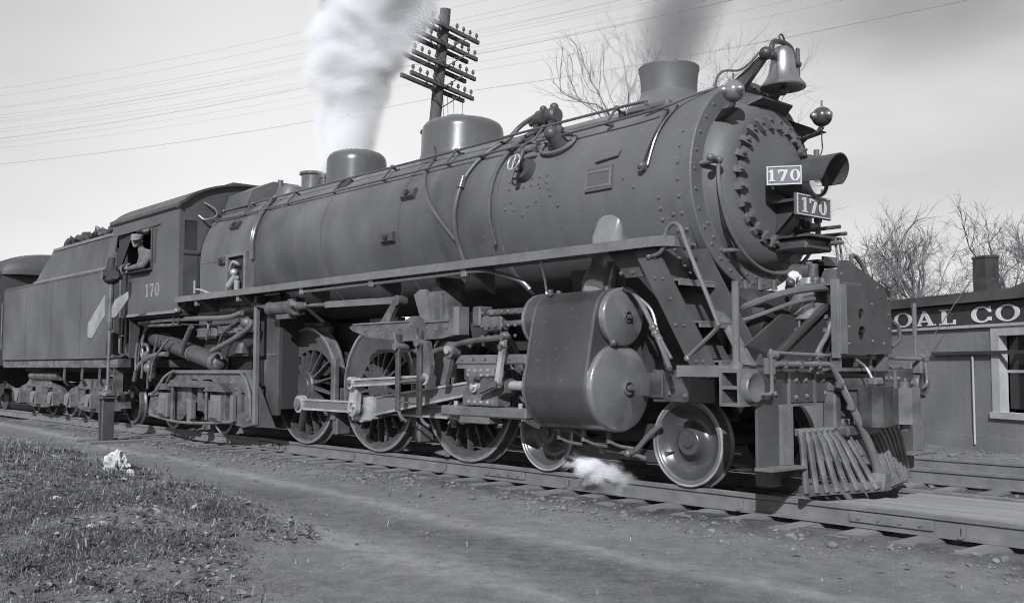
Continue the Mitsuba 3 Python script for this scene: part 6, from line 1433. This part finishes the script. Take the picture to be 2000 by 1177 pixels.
for x in (-26.0, -38.5):
    for d in (-1.2, 1.2):
        for s in (-1, 1):
            P('wheel', (lambda m: m if s < 0 else mirror(m))(lathe([(-0.68, 0.0), (-0.68, 0.449), (-0.735, 0.42), (-0.82, 0.416), (-0.83, 0.36), (-0.76, 0.3), (-0.80, 0.12), (-0.80, 0)], (x + d, 0, 0.42), 'y', 32)), 'm_black', CAR)
    P('truck_frame', cat(bx(x - 1.8, x + 1.8, -1.12, -1.0, 0.45, 0.75), bx(x - 1.8, x + 1.8, 1.0, 1.12, 0.45, 0.75), bx(x - 0.4, x + 0.4, -1.2, 1.2, 0.6, 1.25)), 'm_black', CAR, smooth=False)

# ---------------------------------------------------------------- switch stand beside the line
SX, SY = -13.40, -1.97
SW = thing('switch_stand', 'switch stand with a slim mast and two pale slanted target blades', 'switch stand')
gz = float(ground_z(SX, SY))
P('frame', cat(bx(SX - 0.04, SX + 0.02, SY - 0.11, SY + 0.11, gz - 0.05, 0.60, 0.008), bx(SX + 0.13, SX + 0.21, SY - 0.11, SY + 0.11, gz - 0.05, 0.60, 0.008), bx(SX - 0.08, SX + 0.28, SY - 0.15, SY + 0.15, 0.60, 0.66, 0.012), bx(SX + 0.02, SX + 0.13, SY - 0.03, SY + 0.05, gz, 0.6)), 'm_black', SW, smooth=False)
P('gear_box', cat(lathe([(0.68, 0.17), (0.73, 0.16), (0.78, 0.09), (0.86, 0.07), (0.88, 0)], (SX + 0.12, SY, 0), 'z', 20), bx(SX - 0.1, SX + 0.3, SY - 0.1, SY + 0.1, 0.66, 0.72, 0.01)), 'm_gear', SW)
P('mast', tube([(SX + 0.12, SY, 0.7), (SX + 0.18, SY, 3.0)], 0.03, 10, curve=False), 'm_pipe', SW)
P('sleeve', tube([(SX + 0.16, SY - 0.0, 1.95), (SX + 0.18, SY, 2.85)], 0.06, 10, curve=False), 'm_gear', SW)
la = P('lamp', cat(lathe([(2.82, 0.05), (2.86, 0.12), (2.90, 0.15), (3.10, 0.15), (3.16, 0.10), (3.26, 0.085), (3.34, 0.06), (3.36, 0)], (SX + 0.18, SY, 0), 'z', 20)), 'm_dark', SW)
P('lens', cat(*[rod(np.array([SX + 0.18, SY, 3.0]) + np.array(d) * 0.12, np.array([SX + 0.18, SY, 3.0]) + np.array(d) * 0.19, 0.07, 0.085, 14) for d in ((1, 0, 0), (-1, 0, 0), (0, -1, 0), (0, 1, 0))]), 'm_gear', la)
P('bracket', tube([(SX + 0.33, SY, 3.05), (SX + 0.42, SY, 3.2), (SX + 0.40, SY, 3.4), (SX + 0.25, SY, 3.45)], 0.02, 6), 'm_gear', la)
for poly, nm in (([(-14.27, 2.10), (-13.36, 2.62), (-13.34, 2.22), (-14.0, 1.80), (-14.29, 1.82)], 0), ([(-12.96, 2.36), (-12.80, 2.50), (-12.14, 2.62), (-12.12, 2.48), (-12.72, 2.18), (-12.95, 2.16)], 1)):
    P('target_blade', prism(Polygon(poly), SY - 0.075, SY - 0.065), 'm_dull_white', SW, smooth=False, label='pale slanted target blade')
P('throw_rod', cat(tube([(SX + 0.1, SY + 0.1, gz + 0.05), (SX + 0.12, SY + 0.6, -0.14), (SX + 0.2, -0.7, -0.12)], 0.025, 7, curve=False), bx(SX - 0.55, SX - 0.25, -2.4, 0.9, -0.36, -0.19, 0.01), bx(SX + 0.25, SX + 0.5, -2.4, 0.9, -0.36, -0.19, 0.01)), 'm_tie', SW, smooth=False)

# ---------------------------------------------------------------- steam and smoke
def plume(name, lo, hi, n, fn, albedo, label, scale=1.0, back=-0.3):
    """a box of air whose density is given by fn(points); denser where the vapour billows"""
    lo, hi = np.array(lo, float), np.array(hi, float)
    ax = [(np.arange(k) + 0.5) / k for k in n]
    Z, Y, X = np.meshgrid(ax[2], ax[1], ax[0], indexing='ij')
    p = lo + np.stack([X, Y, Z], -1) * (hi - lo)
    dens = np.clip(fn(p, np.stack([X, Y, Z], -1)), 0, None)
    edge = np.minimum.reduce([np.clip(np.minimum(q, 1 - q) / 0.08, 0, 1) for q in (X, Y)] + [np.clip(np.minimum(Z, 1 - Z) / 0.03, 0, 1)])
    dens = (dens * edge * scale).astype(np.float32)
    Tm = T().translate(lo.tolist()).scale((hi - lo).tolist())
    scene[name] = {'type': 'cube', 'to_world': T().translate(((lo + hi) / 2).tolist()).scale(((hi - lo) / 2).tolist()), 'bsdf': {'type': 'null'},
                   'interior': {'type': 'heterogeneous', 'albedo': g(albedo), 'sigma_t': {'type': 'gridvolume', 'grid': mi.VolumeGrid(dens[..., None]), 'to_world': Tm, 'filter_type': 'trilinear'}, 'phase': {'type': 'hg', 'g': back}}}
    TAKEN.add(name)
    labels[name] = {'label': label, 'kind': 'stuff'}


def billow(p, f, seed):
    q = p * f
    w = np.stack([meshkit.fbm(q * 0.7 + 3.1, 3, seed + 1), meshkit.fbm(q * 0.7 + 8.7, 3, seed + 2), meshkit.fbm(q * 0.7 + 1.9, 3, seed + 3)], -1) - 0.5
    return meshkit.fbm(q + 1.3 * w, 4, seed)


def steam(p, u):
    h = np.clip((p[..., 2] - 4.5) / 3.3, 0, 2.0)
    cx, cy = -8.38 + 0.36 * h, 0.25 + 0.25 * h
    rad = 0.36 + 0.66 * h
    dx = p[..., 0] - cx
    d = np.sqrt(np.where(dx < 0, dx * 1.12, dx) ** 2 + (p[..., 1] - cy) ** 2) / rad
    b = billow(p, 1.5, 40)
    core = np.clip(1.25 - d - 1.5 * (b - 0.43) * np.clip(0.3 + 1.5 * h, 0, 1), 0, 0.6) / 0.6
    d2 = np.sqrt((p[..., 0] - cx - 0.45 - 0.6 * h) ** 2 + (p[..., 1] - cy - 0.3) ** 2) / (0.35 + 0.55 * h)
    veil = np.clip(1.1 - d2 - 2.6 * (billow(p, 0.9, 47) - 0.45), 0, 1) * np.clip(h * 2, 0, 1)
    return core ** 1.3 * (14.0 - 3.0 * np.clip(h, 0, 1.5)) + 0.12 * veil


plume('steam_plume', (-11.2, -2.3, 4.5), (-4.3, 3.4, 11.0), (78, 56, 78), steam, 0.997, 'bright white steam rising from the safety valves behind the steam dome', 1.0)


def smoke(p, u):
    h = np.clip((p[..., 2] - 4.66) / 6.0, 0, 1.5)
    cx, cy = -0.87 + 0.25 * h, 0.0 + 0.9 * h
    rad = 0.31 + 1.45 * h ** 0.9
    d = np.sqrt((p[..., 0] - cx) ** 2 + (p[..., 1] - cy) ** 2) / rad
    b = billow(p, 0.9, 60)
    col = np.clip(1.3 - d - 2.2 * (b - 0.46) * np.clip(0.15 + 3.5 * h, 0, 1), 0, 0.8) * (1.0 - 0.3 * np.clip(h, 0, 1))
    far = np.clip((billow(p, 0.42, 80) - 0.44) * 4.0, 0, 1) * np.clip((p[..., 0] + 1.2) / 1.2, 0, 1) * np.clip((p[..., 1] + 0.2) / 1.5, 0, 1) * np.clip((p[..., 2] - 4.7 - 0.1 * (p[..., 1])) / 0.7, 0, 1)
    return 3.6 * col + 0.4 * far


plume('stack_smoke', (-1.95, -2.4, 4.66), (6.6, 4.6, 10.6), (84, 72, 56), smoke, 0.36, 'grey smoke rising from the smokestack and drifting off behind the bell', 1.0)


def leak(p, u):
    b = billow(p, 6.0, 100)
    t = np.clip((p[..., 0] + 1.62) / 0.85, 0, 1)
    d = np.sqrt(((p[..., 1] + 0.93) / 0.22) ** 2 + ((p[..., 2] - (0.22 - 0.20 * t)) / (0.07 + 0.06 * t)) ** 2)
    ends = np.clip(t / 0.15, 0, 1) * np.clip((1 - t) / 0.4, 0, 1)
    return np.clip(1.15 - d - 3.6 * (b - 0.46), 0, 1) ** 1.5 * ends


plume('steam_leak', (-1.85, -1.3, -0.20), (-0.55, -0.62, 0.5), (60, 32, 36), leak, 0.995, 'wisp of white steam between the two leading wheels', 15.0)
